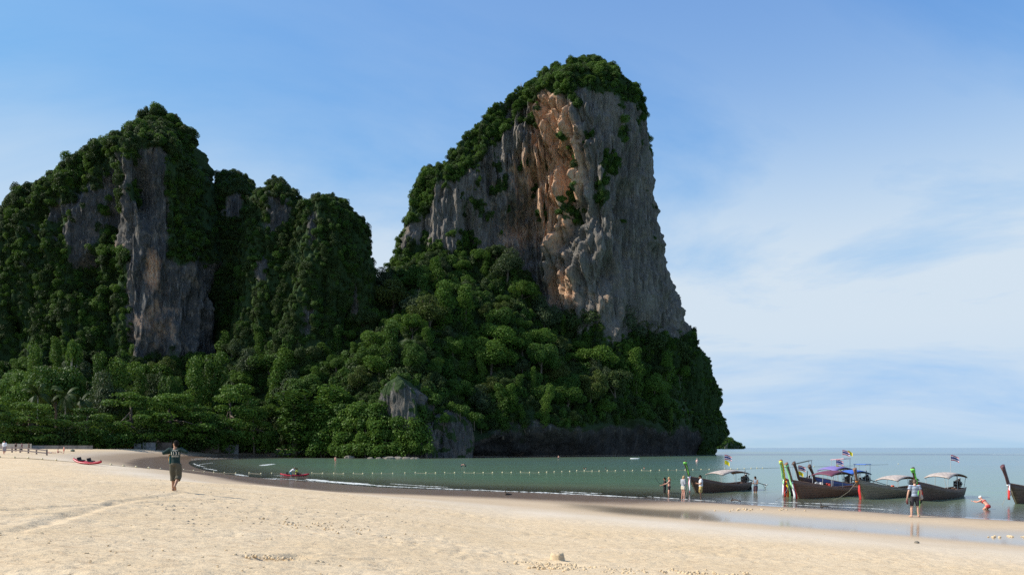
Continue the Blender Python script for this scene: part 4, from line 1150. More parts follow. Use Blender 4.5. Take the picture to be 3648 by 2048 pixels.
tl = MB(); tl.tube([(-.165, -.02, 1.20), (-.175, -.03, 1.05), (-.165, -.03, .93)], [(.02, .05), (.022, .06), (.018, .06)], 8, up=(0, 1, 0)); tl.build('teal_panel', col('teal_cloth', (.03, .20, .20)), sh, True)

# --- man in the striped polo shirt at the water's edge
sp = new_mat('striped_cotton'); N = NT(sp)
zc_ = N.n('ShaderNodeSeparateXYZ', {0: N.n('ShaderNodeTexCoord').outputs['Object']}).outputs[2]
st = N.math('GREATER_THAN', N.math('FRACT', N.math('MULTIPLY', zc_, 15.5)), 0.5)
p = N.n('ShaderNodeBsdfPrincipled', {'Base Color': N.mix(st, (.50, .60, .70), (.035, .045, .10)), 'Roughness': .8}); N.out(p.outputs[0])
gp = ground_at(3258, 1842)
hgt_s = (1842 - 1706) / F * gp.y
P2 = person(gp, -8, 'man in a blue striped shirt and dark shorts facing the boats', hgt_s, dict(elL=(-.27, -.02, 1.13), wrL=(-.30, .02, .88), elR=(.26, -.02, 1.13), wrR=(.25, .04, .88), head=(.03, .05, 1.585), yaw=-30, anL=(-.13, 0, .08), anR=(.17, 0, .08), knL=(-.11, .03, .5), knR=(.14, .03, .5), toeL=(-.2, .14, .03), toeR=(.26, .12, .03)),
    SKIN_L(), HAIR_N(), sp, col('charcoal_shorts', (.03, .028, .035)), sleeves=.6, legs=.95, voxel=.015, loose=.012, slim=.86)
k2 = hgt_s / 1.72
def held(base, x, y, z): return Vector((base.x + x * k2, base.y + y * k2, base.z + z * k2))
s1 = MB(); s1.tube([held(gp, -.31, .0, .82), held(gp, -.33, .02, .70), held(gp, -.30, .03, .60)], [(.05, .04), (.07, .05), (.045, .04)], 10)
tag(s1.build('shoe', col('maroon_canvas', (.10, .03, .03)), None, True), 'dark maroon shoe held in the left hand of the man in the striped shirt', 'shoe')
bg_ = MB(); c0 = held(gp, .27, .03, .98)
bg_.tube([held(gp, .22, .0, 1.12), held(gp, .27, .02, 1.0), held(gp, .29, .03, .86), held(gp, .30, .03, .80)], [(.03, .03), (.11, .06), (.14, .07), (.08, .05)], 12); 
bgo = bg_.build('beach_bag', col('grey_canvas', (.34, .33, .31)), None, True); tag(bgo, 'pale grey cloth bag hanging from the right arm of the man in the striped shirt', 'bag')
MB().tube([held(gp, .20, .0, 1.1), held(gp, .19, -.02, 1.3), held(gp, .14, -.03, 1.42)], .012, 6).build('strap', MATS['grey_canvas'], bgo, True)
s1 = MB(); s1.tube([held(gp, .30, .05, .80), held(gp, .33, .05, .70), held(gp, .29, .06, .62)], [(.03, .04), (.045, .05), (.03, .03)], 8)
tag(s1.build('sandal', col('black_rubber', (.02, .02, .02)), None, True), 'black sandals dangling below the grey cloth bag', 'sandal')

# --- couple with the selfie stick
fp = feet_at(2368, 1764, 65.0)
person(Vector(((2368 - 1824) / F * 66, 66, gz(15, 66) * 1.0)), 80, 'dark haired man in black clothes close behind the woman in the bikini', 1.74, dict(elL=(-.24, .02, 1.15), wrL=(-.16, .28, 1.08)), SKIN_T(), HAIR_D(), col('black_cotton', (.012, .012, .014)), col('black_trousers', (.014, .013, .013)), legs=1.5, voxel=.02)
wx = Vector(((2384 - 1824) / F * 65, 65, gz(14.5, 65)))
person(wx, 82, 'woman in a bikini top and black shorts holding a selfie stick', 1.72, dict(elL=(-.22, .2, 1.2), wrL=(-.12, .42, 1.13), elR=(.30, -.08, 1.58), wrR=(.12, .02, 1.66), anL=(-.09, .12, .08), anR=(.1, -.16, .08), toeL=(-.1, .28, .03), toeR=(.1, 0, .03)), SKIN_P(), HAIR_B(), col('black_swimwear', (.012, .01, .012)), col('black_shorts', (.035, .015, .02)), bikini=True, long_hair=True, slim=.9, legs=.5)
hnd = wx + Vector((-.55, -.06, 1.14))
ss = MB().tube([hnd, hnd + Vector((-.32, -.02, .12)), hnd + Vector((-.56, -.05, .47))], .016, 6)
so = ss.build('selfie_stick', col('black_plastic', (.015, .015, .015), .4)); tag(so, 'black selfie stick held out by the woman in the bikini top', 'selfie stick')
MB().box(hnd + Vector((-.57, -.05, .54)), (.02, .075, .15)).build('phone', MATS['black_plastic'], so)
# --- woman looking at her phone, man in yellow shorts
def wade(px, py, hpy, H=None):
    """feet at the photo row py on the sea bed near the edge; height from the rows"""
    x, y = _sea(px, py); z = gz(x, y)
    return Vector((x, y, z)), (CZ + (HZ - hpy) / F * y) - z
a, hh_ = wade(2434, 1776, 1693)
person(a, -65, 'blond woman in a loose grey shirt and cream shorts looking at her phone', hh_, dict(HOLD, anL=(-.15, .0, .08), anR=(.17, -.05, .08), toeL=(-.2, .14, .03), toeR=(.25, .1, .03)), SKIN_P(), HAIR_B(), col('grey_shirt', (.30, .32, .35)), col('cream_shorts', (.62, .55, .42)), long_hair=False, slim=.92, legs=.45, sleeves=1.3, loose=.028)
a, hh_ = wade(2497, 1775, 1691)
person(a, 78, 'man in white shirt and mustard shorts bent over his phone beside the first boat', hh_, HOLD, SKIN_T(), HAIR_D(), col('white_shirt', (.72, .70, .70)), col('mustard_shorts', (.52, .36, .12)), legs=.95, sleeves=.7, loose=.03)
x, y = _sea(2692, 1754)
person(Vector((x, y, -.42)), 115, 'man in a grey vest and dark shorts wading by the boat engine', 1.80, HOLD, SKIN_T(), HAIR_D(), col('grey_vest', (.16, .21, .27)), col('maroon_shorts', (.05, .02, .03)), legs=.95, tank=True)
# --- bather in red bending over the water
BEND = dict(pelvis=(0, -.10, .88), waist=(0, .04, 1.0), chest=(0, .26, 1.02), neck=(0, .44, 1.06), head=(0, .57, 1.10), shL=(-.18, .36, 1.05), shR=(.18, .36, 1.05), elL=(-.2, .5, .82), wrL=(-.16, .66, .72), elR=(.2, .55, .86), wrR=(.12, .74, .76), hiL=(-.1, -.10, .86), hiR=(.1, -.10, .86), fwd=(0, .25, -1))
x, y = _sea(3512, 1813)
red = col('red_swimwear', (.55, .05, .05))
CROUCH = dict(pelvis=(0, -.15, .62), waist=(0, -.04, .76), chest=(0, .12, .90), neck=(0, .25, 1.0), head=(0, .34, 1.12), shL=(-.18, .2, .96), shR=(.18, .2, .96), elL=(-.26, .42, .84), wrL=(-.3, .62, .88), elR=(.22, .42, .84), wrR=(-.05, .6, .88), hiL=(-.1, -.15, .6), hiR=(.1, -.15, .6), knL=(-.14, .12, .36), knR=(.14, .12, .36), anL=(-.12, -.1, .05), anR=(.12, -.1, .05), toeL=(-.13, .06, .0), toeR=(.13, .06, .0), fwd=(0, .7, -.7))
person(Vector((x, y, -.40)), 26, 'bather in a red swimsuit and white cap bending over in the shallow water', 1.66, CROUCH, SKIN_P(), None, red, red, cap=col('white_cap', (.75, .72, .66)), legs=.12, slim=1.05, loose=.01, bikini=True)
# --- waders and swimmers in the bay
def swimmer(px, py_head, py_w, H, face, label, pose=None, grp=None, **k):
    x, y = _sea(px, py_w); zt = CZ + (HZ - py_head) / F * y
    return person(Vector((x, y, zt - H)), face, label, H, pose, voxel=.03, group=grp, **k)
swimmer(1195, 1625, 1651, 1.7, 170, 'bather standing knee deep in front of the flat shore rocks', skin=SKIN_P(), hair=HAIR_N(), bottom=red, legs=.3)
x, y = _sea(1645, 1662)
person(Vector((x, y, -.62)), -70, 'bather stooping with a dark bucket in the middle of the bay', 1.72, BEND, SKIN_P(), HAIR_D(), None, col('navy_trunks', (.02, .025, .05)), voxel=.03, legs=.6)
bk = MB().tube([(x + .75, y - .2, .02), (x + .75, y - .2, .38)], [.12, .17], 12); tag(bk.build('bucket', MATS['black_plastic'], None, True), 'dark bucket held by the stooping bather', 'bucket')
swimmer(1990, 1621, 1634, 1.75, 180, 'bather standing waist deep near the dark foot of the cliff', skin=SKIN_P(), hair=HAIR_N(), bottom=MATS['navy_trunks'])
swimmer(2080, 1664, 1669, 1.7, 90, 'dark haired swimmer, left one of the pair beyond the float line', skin=SKIN_T(), hair=HAIR_D())
swimmer(2087, 1663, 1669, 1.7, -90, 'dark haired swimmer, right one of the pair beyond the float line', skin=SKIN_L(), hair=HAIR_D())
swimmer(2157, 1664, 1669, 1.7, 0, 'swimmer with black hair alone beyond the float line', skin=SKIN_L(), hair=HAIR_D(), top=MATS['white_shirt'])
swimmer(2295, 1662, 1668, 1.7, 30, 'swimmer near the green prowed boat with only head and shoulders out', skin=SKIN_P(), hair=HAIR_N())
# --- kayakers
kx, ky = _sea(1050, 1695)
person(Vector((kx - .35, ky - .5, -.35)), -80, 'man in a white shirt and teal shorts bending over the red kayak in the water', 1.78, dict(BEND, chest=(0, .2, 1.14), neck=(0, .36, 1.25), head=(0, .48, 1.34), shL=(-.18, .3, 1.22), shR=(.18, .3, 1.22)), SKIN_T(), HAIR_N(), MATS['white_shirt'], col('teal_shorts', (.06, .22, .26)), legs=.95, sleeves=.6, voxel=.025)
SIT = dict(pelvis=(0, 0, .12), waist=(0, -.03, .28), chest=(0, 0, .48), neck=(0, .02, .65), head=(0, .05, .80), shL=(-.185, 0, .60), shR=(.185, 0, .60), elL=(-.24, .08, .36), wrL=(-.15, .3, .3), elR=(.24, .08, .36), wrR=(.15, .3, .3), hiL=(-.09, 0, .12), knL=(-.11, .40, .30), anL=(-.1, .75, .06), toeL=(-.1, .85, .12), hiR=(.09, 0, .12), knR=(.11, .40, .30), anR=(.1, .75, .06), toeR=(.1, .85, .12))
person(Vector((kx + .25, ky, .14)), -90, 'person in a bright yellow life vest sitting in the red kayak', 1.7, SIT, SKIN_T(), HAIR_D(), col('yellow_vest', (.62, .72, .10)), col('navy_shorts', (.02, .04, .06)), voxel=.025, loose=.03)
# --- people at the left end of the beach
gl_ = ground_at(16, 1617)
person(gl_, 190, 'person in a loose white shirt standing beside the wooden rail fence', (1617 - 1569) / F * gl_.y, dict(anL=(-.1, .2, .08), toeL=(-.1, .36, .03)), SKIN_P(), HAIR_D(), col('white_linen', (.75, .77, .80)), col('grey_trousers', (.30, .27, .28)), legs=1.3, voxel=.025, sleeves=1.4, loose=.04)
gl_ = ground_at(-6, 1614)
person(gl_, 90, 'person in pink at the very left edge beside the rail fence', 1.7, None, SKIN_P(), HAIR_N(), col('pink_top', (.45, .17, .19)), col('pink_shorts', (.4, .16, .17)), voxel=.03)
for i, (px, lab) in enumerate([(56, 'dark clothed person behind the rail fence, left one of three in the shade'), (78, 'dark clothed person behind the rail fence, middle one of three in the shade'), (103, 'dark clothed person behind the rail fence, right one of three in the shade')]):
    Yp = 150; xx = (px - 1824) / F * Yp
    person(Vector((xx, Yp, gz(xx, Yp))), 170 - 30 * i, lab, 1.72, None, SKIN_T(), HAIR_D(), MATS['black_cotton'] if i != 1 else col('plum_top', (.08, .03, .06)), MATS['black_trousers'], legs=1.6, voxel=.03, group='people in the shade behind the rail fence')
LIE = dict(pelvis=(0, 0, .12), waist=(0, -.16, .12), chest=(0, -.36, .14), neck=(0, -.53, .16), head=(0, -.68, .17), shL=(-.18, -.48, .13), shR=(.18, -.48, .13), elL=(-.32, -.3, .08), wrL=(-.36, -.05, .06), elR=(.32, -.3, .08), wrR=(.36, -.05, .06), hiL=(-.09, .02, .11), knL=(-.11, .42, .14), anL=(-.12, .82, .06), toeL=(-.13, .86, .2), hiR=(.09, .02, .11), knR=(.11, .42, .14), anR=(.12, .82, .06), toeR=(.13, .86, .2), fwd=(0, 0, 1))
gl_ = ground_at(180, 1614)
person(gl_, -75, 'sunbather lying on the sand right of the rail fence', 1.7, LIE, SKIN_P(), HAIR_B(), None, col('pale_trunks', (.5, .45, .4)), voxel=.03, legs=.4)
gl_ = ground_at(206, 1613)
person(gl_, -60, 'sunbather in dark red sitting with one knee up on the sand', 1.7, SIT, SKIN_P(), HAIR_N(), None, col('wine_trunks', (.22, .04, .06)), voxel=.03, legs=.4)
gl_ = ground_at(228, 1616)
person(gl_, 150, 'sunburnt bather standing on the sand beside the sunbathers', max(1.5, min(1.85, (1616 - 1590) / F * gl_.y)), dict(anL=(-.1, .22, .08), toeL=(-.1, .38, .03)), SKIN_P(), HAIR_N(), None, red, voxel=.03, legs=.35)
gl_ = ground_at(259, 1608)
b_ = MB().ball(gl_ + Vector((0, 0, .22)), (.55, .3, .28), 12, 8); b_.tube([gl_ + Vector((-.2, 0, .45)), gl_ + Vector((0, 0, .62)), gl_ + Vector((.2, 0, .45))], .03, 6)
tag(b_.build('beach_bag', col('dark_green_canvas', (.05, .08, .06)), None, True), 'dark bag lying alone on the sand right of the bathers', 'bag')
# ================================================================== long-tail boats
def wood(name, c, wear=0.5):
    m = new_mat(name); N = NT(m)
    o = N.n('ShaderNodeTexCoord').outputs['Object']
    g1 = N.noise(N.mapping(o, (0.7, 4, 14)), 1.6, 6, .65, .4); g2 = N.noise(o, 2.2, 5, .65)
    cc = N.mix(N.ramp(g1, (.35, .7)), [v * .6 for v in c], [min(1, v * 1.35) for v in c])
    cc = N.mix(N.math('MULTIPLY', N.ramp(g2, (.52, .72)), wear), cc, (.20, .17, .13))
    zc = N.n('ShaderNodeSeparateXYZ', {0: o}).outputs[2]
    seam = N.math('LESS_THAN', N.math('FRACT', N.math('MULTIPLY', zc, 5.5)), .08)
    cc = N.mix(N.math('MULTIPLY', seam, .6), cc, (.015, .01, .008))
    b = N.n('ShaderNodeBump', {'Strength': .4, 'Distance': .02, 'Height': N.math('SUBTRACT', g1, N.math('MULTIPLY', seam, .8))}).outputs[0]
    N.out(N.n('ShaderNodeBsdfPrincipled', {'Base Color': cc, 'Roughness': .6, 'Normal': b}).outputs[0]); return m
W_DARK = wood('dark_stained_wood', (.105, .055, .036), .2)
W_RED = wood('red_brown_wood', (.20, .095, .055), .25)
W_OLIVE = wood('weathered_wood', (.27, .215, .145), .5)
W_PROW = wood('varnished_wood', (.26, .13, .075), .2)
IRON = col('oily_iron', (.045, .04, .038), .5, .25, metal=.4)
STEEL = col('worn_steel', (.38, .38, .37), .4, .1, metal=.6)
CREAM = col('cream_tarpaulin', (.50, .42, .36), .7, .25)
LINING = col('red_brown_lining', (.20, .075, .055), .8, .15)
PIPE = col('painted_pipe', (.42, .44, .44), .5)
WHITE = col('white_paint', (.75, .75, .73), .5)
def clothm(n, c): return col(n, c, .7, .1)
G_NEON = clothm('neon_green_cloth', (.22, .75, .12)); G_LIGHT = clothm('pale_green_cloth', (.36, .75, .36)); YEL = clothm('yellow_cloth', (.82, .72, .02)); ORA = clothm('orange_cloth_strip', (.72, .22, .03)); PINK = clothm('pink_cloth', (.78, .12, .20)); REDC = clothm('red_cloth', (.58, .035, .03)); WHC = clothm('white_cloth', (.78, .78, .80)); FR = clothm('flag_red', (.55, .03, .06)); FB = clothm('flag_blue', (.05, .05, .22))

class Hull:
    def __init__(s, L=8.2, B=.82, rake=1.1, h=1.0):
        s.L, s.B, s.rake, s.h = L, B, rake, h
    def beam(s, t): return s.B * np.interp(t, [0, .15, .4, .65, .82, .93, 1], [.55, .80, 1, .90, .60, .28, .045])
    def sheer(s, t): return s.h * np.interp(t, [0, .2, .45, .65, .82, 1], [.66, .58, .60, .76, 1.02, 1.36])
    def keel(s, t): return np.interp(t, [0, .2, .8, 1], [-.18, -.3, -.26, -.12])
    def pt(s, t, k):
        kz, sz = s.keel(t), s.sheer(t)
        return (t * s.L + s.rake * t ** 5 * k ** 1.3, s.beam(t) * k ** .42, kz + (sz - kz) * k ** 1.3)
    def side(s, t, z, off=.008):
        k = min(1, max(.001, (z - s.keel(t)) / (s.sheer(t) - s.keel(t)))) ** (1 / 1.3)
        x, y, zz = s.pt(t, k); return (x, y + off, z)
KS = [0, .06, .16, .32, .5, .68, .84, 1.0]
def longtail(bow_px, theta, label, hull_mat=W_DARK, H=None, tip=2.55, lean=.75, prow_mat=None, canopy=(2.0, 5.2, 1.62), top=CREAM, lining=LINING, name_rows=(), ribbons=(), tails=(), wrap=None, flags=(), stripe=None, engine=True, upper=None, shaft_dir=0, tyre=(), roll=0.0, bow=None):
    H = H or Hull()
    bx, by = _sea(*bow_px)
    d = Vector((-math.cos(R(theta)), -math.sin(R(theta)), 0))
    root = empty('longtail_boat', Vector((bx, by, 0)) - d * H.L, math.atan2(d.y, d.x), label, 'boat', 'long-tail boats moored at the beach')
    T = np.linspace(0, 1, 29) ** .9
    V = []; n = len(KS)
    for t in T:
        row = [H.pt(t, k) for k in KS]
        V += [(x, y, z) for x, y, z in reversed(row)] + [(x, -y, z) for x, y, z in row[1:]]
    m = 2 * n - 1
    Fs = [(i * m + j, i * m + j + 1, (i + 1) * m + j + 1, (i + 1) * m + j) for i in range(len(T) - 1) for j in range(m - 1)]
    Fs.append(tuple(range(m)))
    hm = MB().add(V, Fs); ho = hm.build('hull', hull_mat, root, True)
    so = ho.modifiers.new('thickness', 'SOLIDIFY'); so.thickness = .05; so.offset = -1
    # inside floor and small foredeck
    fl = MB(); TT = np.linspace(.03, .84, 14); V = []
    for t in TT: b = H.beam(t) * .80; V += [(t * H.L, b, .12), (t * H.L, -b, .12)]
    fl.add(V, [(2 * i, 2 * i + 2, 2 * i + 3, 2 * i + 1) for i in range(len(TT) - 1)]); fl.build('floor', W_OLIVE, root)
    fd = MB(); TT = np.linspace(.80, .985, 8); V = []
    for t in TT: x, y, z = H.pt(t, .96); V += [(x, y - .04, z), (x, -y + .04, z)]
    fd.add(V, [(2 * i, 2 * i + 2, 2 * i + 3, 2 * i + 1) for i in range(len(TT) - 1)]); fd.build('foredeck', W_PROW, root)
    for sg in (-1, 1):
        MB().tube([(x, y * sg, z + .02) for x, y, z in [H.pt(t, 1) for t in T]], [(.035, .05)] * len(T), 6).build('gunwale', W_PROW if hull_mat is not W_OLIVE else W_OLIVE, root, True)
        MB().tube([(x, y * sg, z) for x, y, z in [(a, b + .012, c) for a, b, c in [H.pt(t, .80) for t in T]]], .022, 5).build('rubbing_strake', hull_mat, root, True)
    if stripe:
        V = []; t0 = np.linspace(.25, .995, 24)
        for t in t0: V += [H.side(t, .09), H.side(t, .15)]
        MB().add(V, [(2 * i, 2 * i + 2, 2 * i + 3, 2 * i + 1) for i in range(23)]).build('waterline_stripe', stripe, root)
    for t in (.3, .45, .6):
        MB().box((t * H.L, 0, .38), (.28, 2 * H.beam(t) * .86, .04)).build('bench', W_OLIVE, root)
    # tall curved prow post
    sx, sz = H.L + H.rake, H.sheer(1)
    pp = [(H.L + H.rake * .45, 0, sz * .55), (sx - .03, 0, sz * .97), (sx + lean * .35, 0, sz + (tip - sz) * .42), (sx + lean * .72, 0, sz + (tip - sz) * .76), (sx + lean, 0, tip)]
    pr = [(.10, .045), (.17, .075), (.13, .085), (.15, .10), (.20, .125)]
    po = MB().tube(pp, pr, 12, up=(0, 1, 0)).build('prow', prow_mat or hull_mat, root, True)
    MB().tube([H.pt(1, k) for k in (.02, .3, .6, .9)], [(.05, .04)] * 4, 8).build('stem', W_OLIVE, root, True)
    # cloth tied round the prow and hanging from it
    def strip(a0, a1, mat, w=.13, off=.02, tail=None, side=0):
        f = lambda u: Vector((np.interp(u, [0, .25, .5, .75, 1], [p[0] for p in pp]), 0, np.interp(u, [0, .25, .5, .75, 1], [p[2] for p in pp])))
        pts = []
        for u in np.linspace(a1, a0, 8):
            r_ = np.interp(u, [0, .25, .5, .75, 1], [q[0] for q in pr]); pts.append(f(u) + Vector((r_ * (.6 if side else 1) + off, side * .10, 0)))
        for q in (tail or ()): pts.append(Vector(q))
        MB().tube(pts, [(.022, w * (.6 + .4 * math.sin(i * 1.7) ** 2)) for i in range(len(pts))], 8, up=(0, 1, 0)).build('ribbon', mat, root, True)
    for rb in ribbons: strip(*rb)
    for (u, mat, ln, wd, dx, dy) in tails:
        b0 = Vector((np.interp(u, [0, .25, .5, .75, 1], [p[0] for p in pp]) + .16, dy, np.interp(u, [0, .25, .5, .75, 1], [p[2] for p in pp])))
        MB().tube([b0, b0 + Vector((dx * .4 + .06, dy * .3, -ln * .35)), b0 + Vector((dx, dy * .6, -ln * .75)), b0 + Vector((dx * .9, dy * .6, -ln))], [(.03, wd * .6), (.035, wd), (.03, wd * .9), (.02, wd * 1.1)], 8, up=(0, 1, 0)).build('ribbon', mat, root, True)
    if wrap:
        for (u, mat, th) in wrap:
            c = (np.interp(u, [0, .25, .5, .75, 1], [p[0] for p in pp]), 0, np.interp(u, [0, .25, .5, .75, 1], [p[2] for p in pp]))
            ra = np.interp(u, [0, .25, .5, .75, 1], [q[0] for q in pr]) + .02; rb_ = np.interp(u, [0, .25, .5, .75, 1], [q[1] for q in pr]) + .02
            MB().tube([Vector(c) - Vector((.25 * th, 0, th)), Vector(c) + Vector((.25 * th, 0, th))], [(ra, rb_)] * 2, 12, up=(0, 1, 0)).build('ribbon', mat, root, True)
    # canopy on posts
    if canopy:
        x0, x1, zc = canopy
        def sheet(dz, shrink, nm, mat):
            V = []; nu, nv = 13, 9
            for i in range(nu):
                u = i / (nu - 1)
                for j in range(nv):
                    v = 2 * j / (nv - 1) - 1
                    V.append((x0 + (x1 - x0) * (shrink + u * (1 - 2 * shrink)), v * (.86 - shrink), zc + .26 * (1 - (2 * u - 1.0) ** 2) + .13 * (1 - v * v) - .05 * (u < .02) + dz + .012 * math.sin(9 * u + 3 * v)))
            o = MB().add(V, [(i * nv + j, (i + 1) * nv + j, (i + 1) * nv + j + 1, i * nv + j + 1) for i in range(nu - 1) for j in range(nv - 1)]).build(nm, mat, root, True)
            s_ = o.modifiers.new('thickness', 'SOLIDIFY'); s_.thickness = .018
        sheet(.03, 0, 'canopy', top); sheet(-.005, .015, 'canopy_lining', lining)
        for xx in (x0 + .12, (x0 + x1) / 2, x1 - .12):
            u = (xx - x0) / (x1 - x0); t = xx / H.L
            for sg in (-1, 1):
                MB().tube([(xx, sg * (H.beam(t) - .03), H.sheer(t) * .9), (xx, sg * .76, zc + .26 * (1 - (2 * u - 1) ** 2) + .02)], .02, 6).build('post', PIPE, root)
        for sg in (-1, 1): MB().tube([(x0 + (x1 - x0) * u, sg * .79, zc + .26 * (1 - (2 * u - 1) ** 2) + .015) for u in np.linspace(0, 1, 7)], .018, 5).build('canopy_rail', PIPE, root)
    # engine on its pivot, with tiller and long tail shaft
    if engine:
        e = empty('engine', (.35, 0, .66)); e.parent = root
        eb = MB(); eb.box((0, 0, .28), (.62, .34, .36)); eb.box((.05, 0, .52), (.44, .28, .16), None, .85); eb.box((.38, 0, .30), (.12, .42, .44)); eb.tube([(-.1, .2, .3), (.2, .2, .3)], .09, 10); eb.tube([(-.1, -.2, .34), (.15, -.2, .34)], .08, 10); eb.ball((.12, .1, .63), (.13, .1, .09), 10, 6); eb.box((0, 0, .06), (.9, .16, .08)); eb.tube([(0, 0, -.12), (0, 0, .1)], .07, 10); eb.box((-.36, 0, .24), (.16, .26, .26))
        eb.build('engine_block', IRON, e)
        MB().tube([(-.08, -.1, .55), (-.08, -.1, .98), (-.14, -.1, 1.06)], .035, 8).build('exhaust_pipe', IRON, e, True)
        MB().tube([(.06, .1, .60), (.06, .1, .76)], .085, 12).build('air_filter', STEEL, e, True)
        MB().tube([(.4, .04, .22), (1.0, .1, .34), (1.45, .1, .32)], .022, 6).build('tiller', PIPE, e, True)
        a = R(-9)
        MB().tube([(-.4, 0, .26), (-1.4, math.sin(shaft_dir) * 1.0, .05), (-3.6, math.sin(shaft_dir) * 3.2, -.38)], [.05, .038, .032], 8).build('tail_shaft', IRON, e, True)
        pb = MB(); c = Vector((-3.65, math.sin(shaft_dir) * 3.2, -.40)); pb.ball(c, .06, 8, 6)
        for kq in range(3):
            an = kq * 2.094 + .4; pb.ball(c + Vector((0, math.cos(an) * .14, math.sin(an) * .14)), (.02, .11, .05), 8, 6, (an, 0, .35))
        pb.build('propeller', STEEL, e, True)
        MB().tube([c + Vector((.5, 0, .06)), c + Vector((.15, 0, -.28))], .018, 6).build('skeg', IRON, e)
        MB().box((.35, 0, .60), (.30, 1.0, .10)).build('engine_mount', W_DARK, root)
    # flags
    for (x, y, z0, z1, kinds) in flags:
        fp_ = MB().tube([(x, y, z0), (x, y, z1)], .016, 6).build('flagpole', PIPE, root)
        zz = z1
        for kd in kinds:
            hF = .42 if kd == 'th' else .36; wF = .62 if kd == 'th' else .42
            V = []; Fq = []; nu = 9; rows = [0, 1 / 6, 2 / 6, 4 / 6, 5 / 6, 1] if kd == 'th' else [0, .5, 1]
            for i in range(nu):
                u = i / (nu - 1)
                for r_ in rows: V.append((x + u * wF * d.x - d.y * .07 * math.sin(u * 7) * u, y - u * wF * d.y - d.x * .07 * math.sin(u * 7) * u, zz - r_ * hF * (1 - .15 * u) - .22 * u * u))
            nr_ = len(rows); Fq = [(i * nr_ + j, (i + 1) * nr_ + j, (i + 1) * nr_ + j + 1, i * nr_ + j + 1) for i in range(nu - 1) for j in range(nr_ - 1)]
            me = MB().add(V, Fq).mesh('flag', True)
            if kd == 'th':
                for mm in (FR, WHC, FB): me.materials.append(mm)
                for i, p_ in enumerate(me.polygons): p_.material_index = (0, 1, 2, 1, 0)[i % 5]
            else: me.materials.append(YEL)
            link('flag', me, None, fp_); zz -= hF + .06
    # upper frame with a small flat roof
    if upper:
        (x0, x1, z, mat, hw, tilt) = upper
        MB().box(((x0 + x1) / 2, 0, z), (x1 - x0, hw * 2, .05), (tilt, 0, 0)).build('upper_roof', mat, root)
        for xx in (x0 + .08, x1 - .08):
            for sg in (-1, 1): MB().tube([(xx, sg * (hw - .06), .5), (xx, sg * (hw - .06), z - .03 + sg * hw * math.sin(tilt))], .02, 6).build('post', PIPE, root)
    for (t, z) in tyre:
        x, y, z_ = H.side(t, z, .08); V = []; n1, n2 = 14, 7
        for i in range(n1):
            A = 2 * math.pi * i / n1
            for j in range(n2):
                Bq = 2 * math.pi * j / n2; rr = .20 + .07 * math.cos(Bq); V.append((x + rr * math.cos(A), y + .06 * math.sin(Bq), z + rr * math.sin(A)))
        MB().add(V, [(i * n2 + j, ((i + 1) % n1) * n2 + j, ((i + 1) % n1) * n2 + (j + 1) % n2, i * n2 + (j + 1) % n2) for i in range(n1) for j in range(n2)]).build('tyre_fender', col('tyre_rubber', (.018, .018, .018), .8), root, True)
    for (body, size, t0, dz) in name_rows:
        me = text_mesh(body, size)
        for v in me.vertices:
            t = t0 - v.co.x / (H.L + H.rake * .6); z = H.sheer(t) * .80 - dz + v.co.y
            v.co = Vector(H.side(t, z, .010))
        link('lettering', me, col('faded_cream_paint', (.36, .33, .22), .8), root)
    return root, H
B1 = longtail((2482, 1755), 44, 'dark long-tail boat with neon green cloth down its prow and a cream canopy', W_DARK, tip=2.6, lean=.62, canopy=(1.0, 5.6, 1.42), ribbons=[(.30, .98, G_NEON, .10, .02, None, .5)], wrap=[(.93, G_NEON, .07), (.26, WHC, .07)], tails=[(.22, WHC, 1.05, .06, .12, .1), (.24, PINK, 1.2, .05, -.05, .05)], flags=[(3.9, 0, 1.9, 3.15, ('th', 'ro'))], tyre=[(.04, .1)])
B2 = longtail((2803, 1765), 58, 'dark long-tail boat whose prow is hung with many bright ribbons', W_DARK, tip=2.75, lean=.85, prow_mat=W_PROW, canopy=None, ribbons=[(.2, .95, G_LIGHT, .10, .03, [(9.75, .1, 1.2), (9.7, .1, .9)], 0), (.15, .9, YEL, .11, .04, [(9.5, .3, .9), (9.4, .35, .55)], 1), (.3, .75, PINK, .12, .03, [(9.2, .3, 1.2)], 1)], wrap=[(.93, YEL, .10), (.34, PINK, .1), (.22, ORA, .1)],
    tails=[(.22, REDC, 1.35, .11, .25, .1), (.25, WHC, 1.3, .06, .34, .05), (.22, ORA, 1.4, .08, .05, .22), (.2, FB, .9, .06, .16, .16), (.2, G_LIGHT, 1.25, .05, -.15, .3)], upper=(2.2, 3.6, 2.52, col('dark_panel', (.06, .065, .08), .3), .72, R(14)), flags=[(1.95, -.5, .6, 2.25, ('th', 'ro'))])
B3 = longtail((2848, 1775), 40, 'red brown long-tail boat with painted name and pale green ribbons', W_RED, H=Hull(9.5, .9), tip=2.6, lean=.70, prow_mat=W_PROW, canopy=(3.0, 6.4, 1.58), top=col('plum_canopy', (.16, .05, .075), .6), lining=col('olive_lining', (.07, .065, .04)), ribbons=[(.25, .9, G_LIGHT, .09, .03, [(10.8, .1, 1.1), (10.7, .12, .75)], 0)], wrap=[(.88, G_LIGHT, .07), (.22, WHC, .05)], tails=[(.18, WHC, 1.15, .09, -.12, .1), (.18, REDC, 1.15, .09, -.22, .15)], name_rows=[('PS  OSE  SOMPHONG', .24, .84, .10), ('SISTER', .17, .80, .40)], stripe=WHITE)
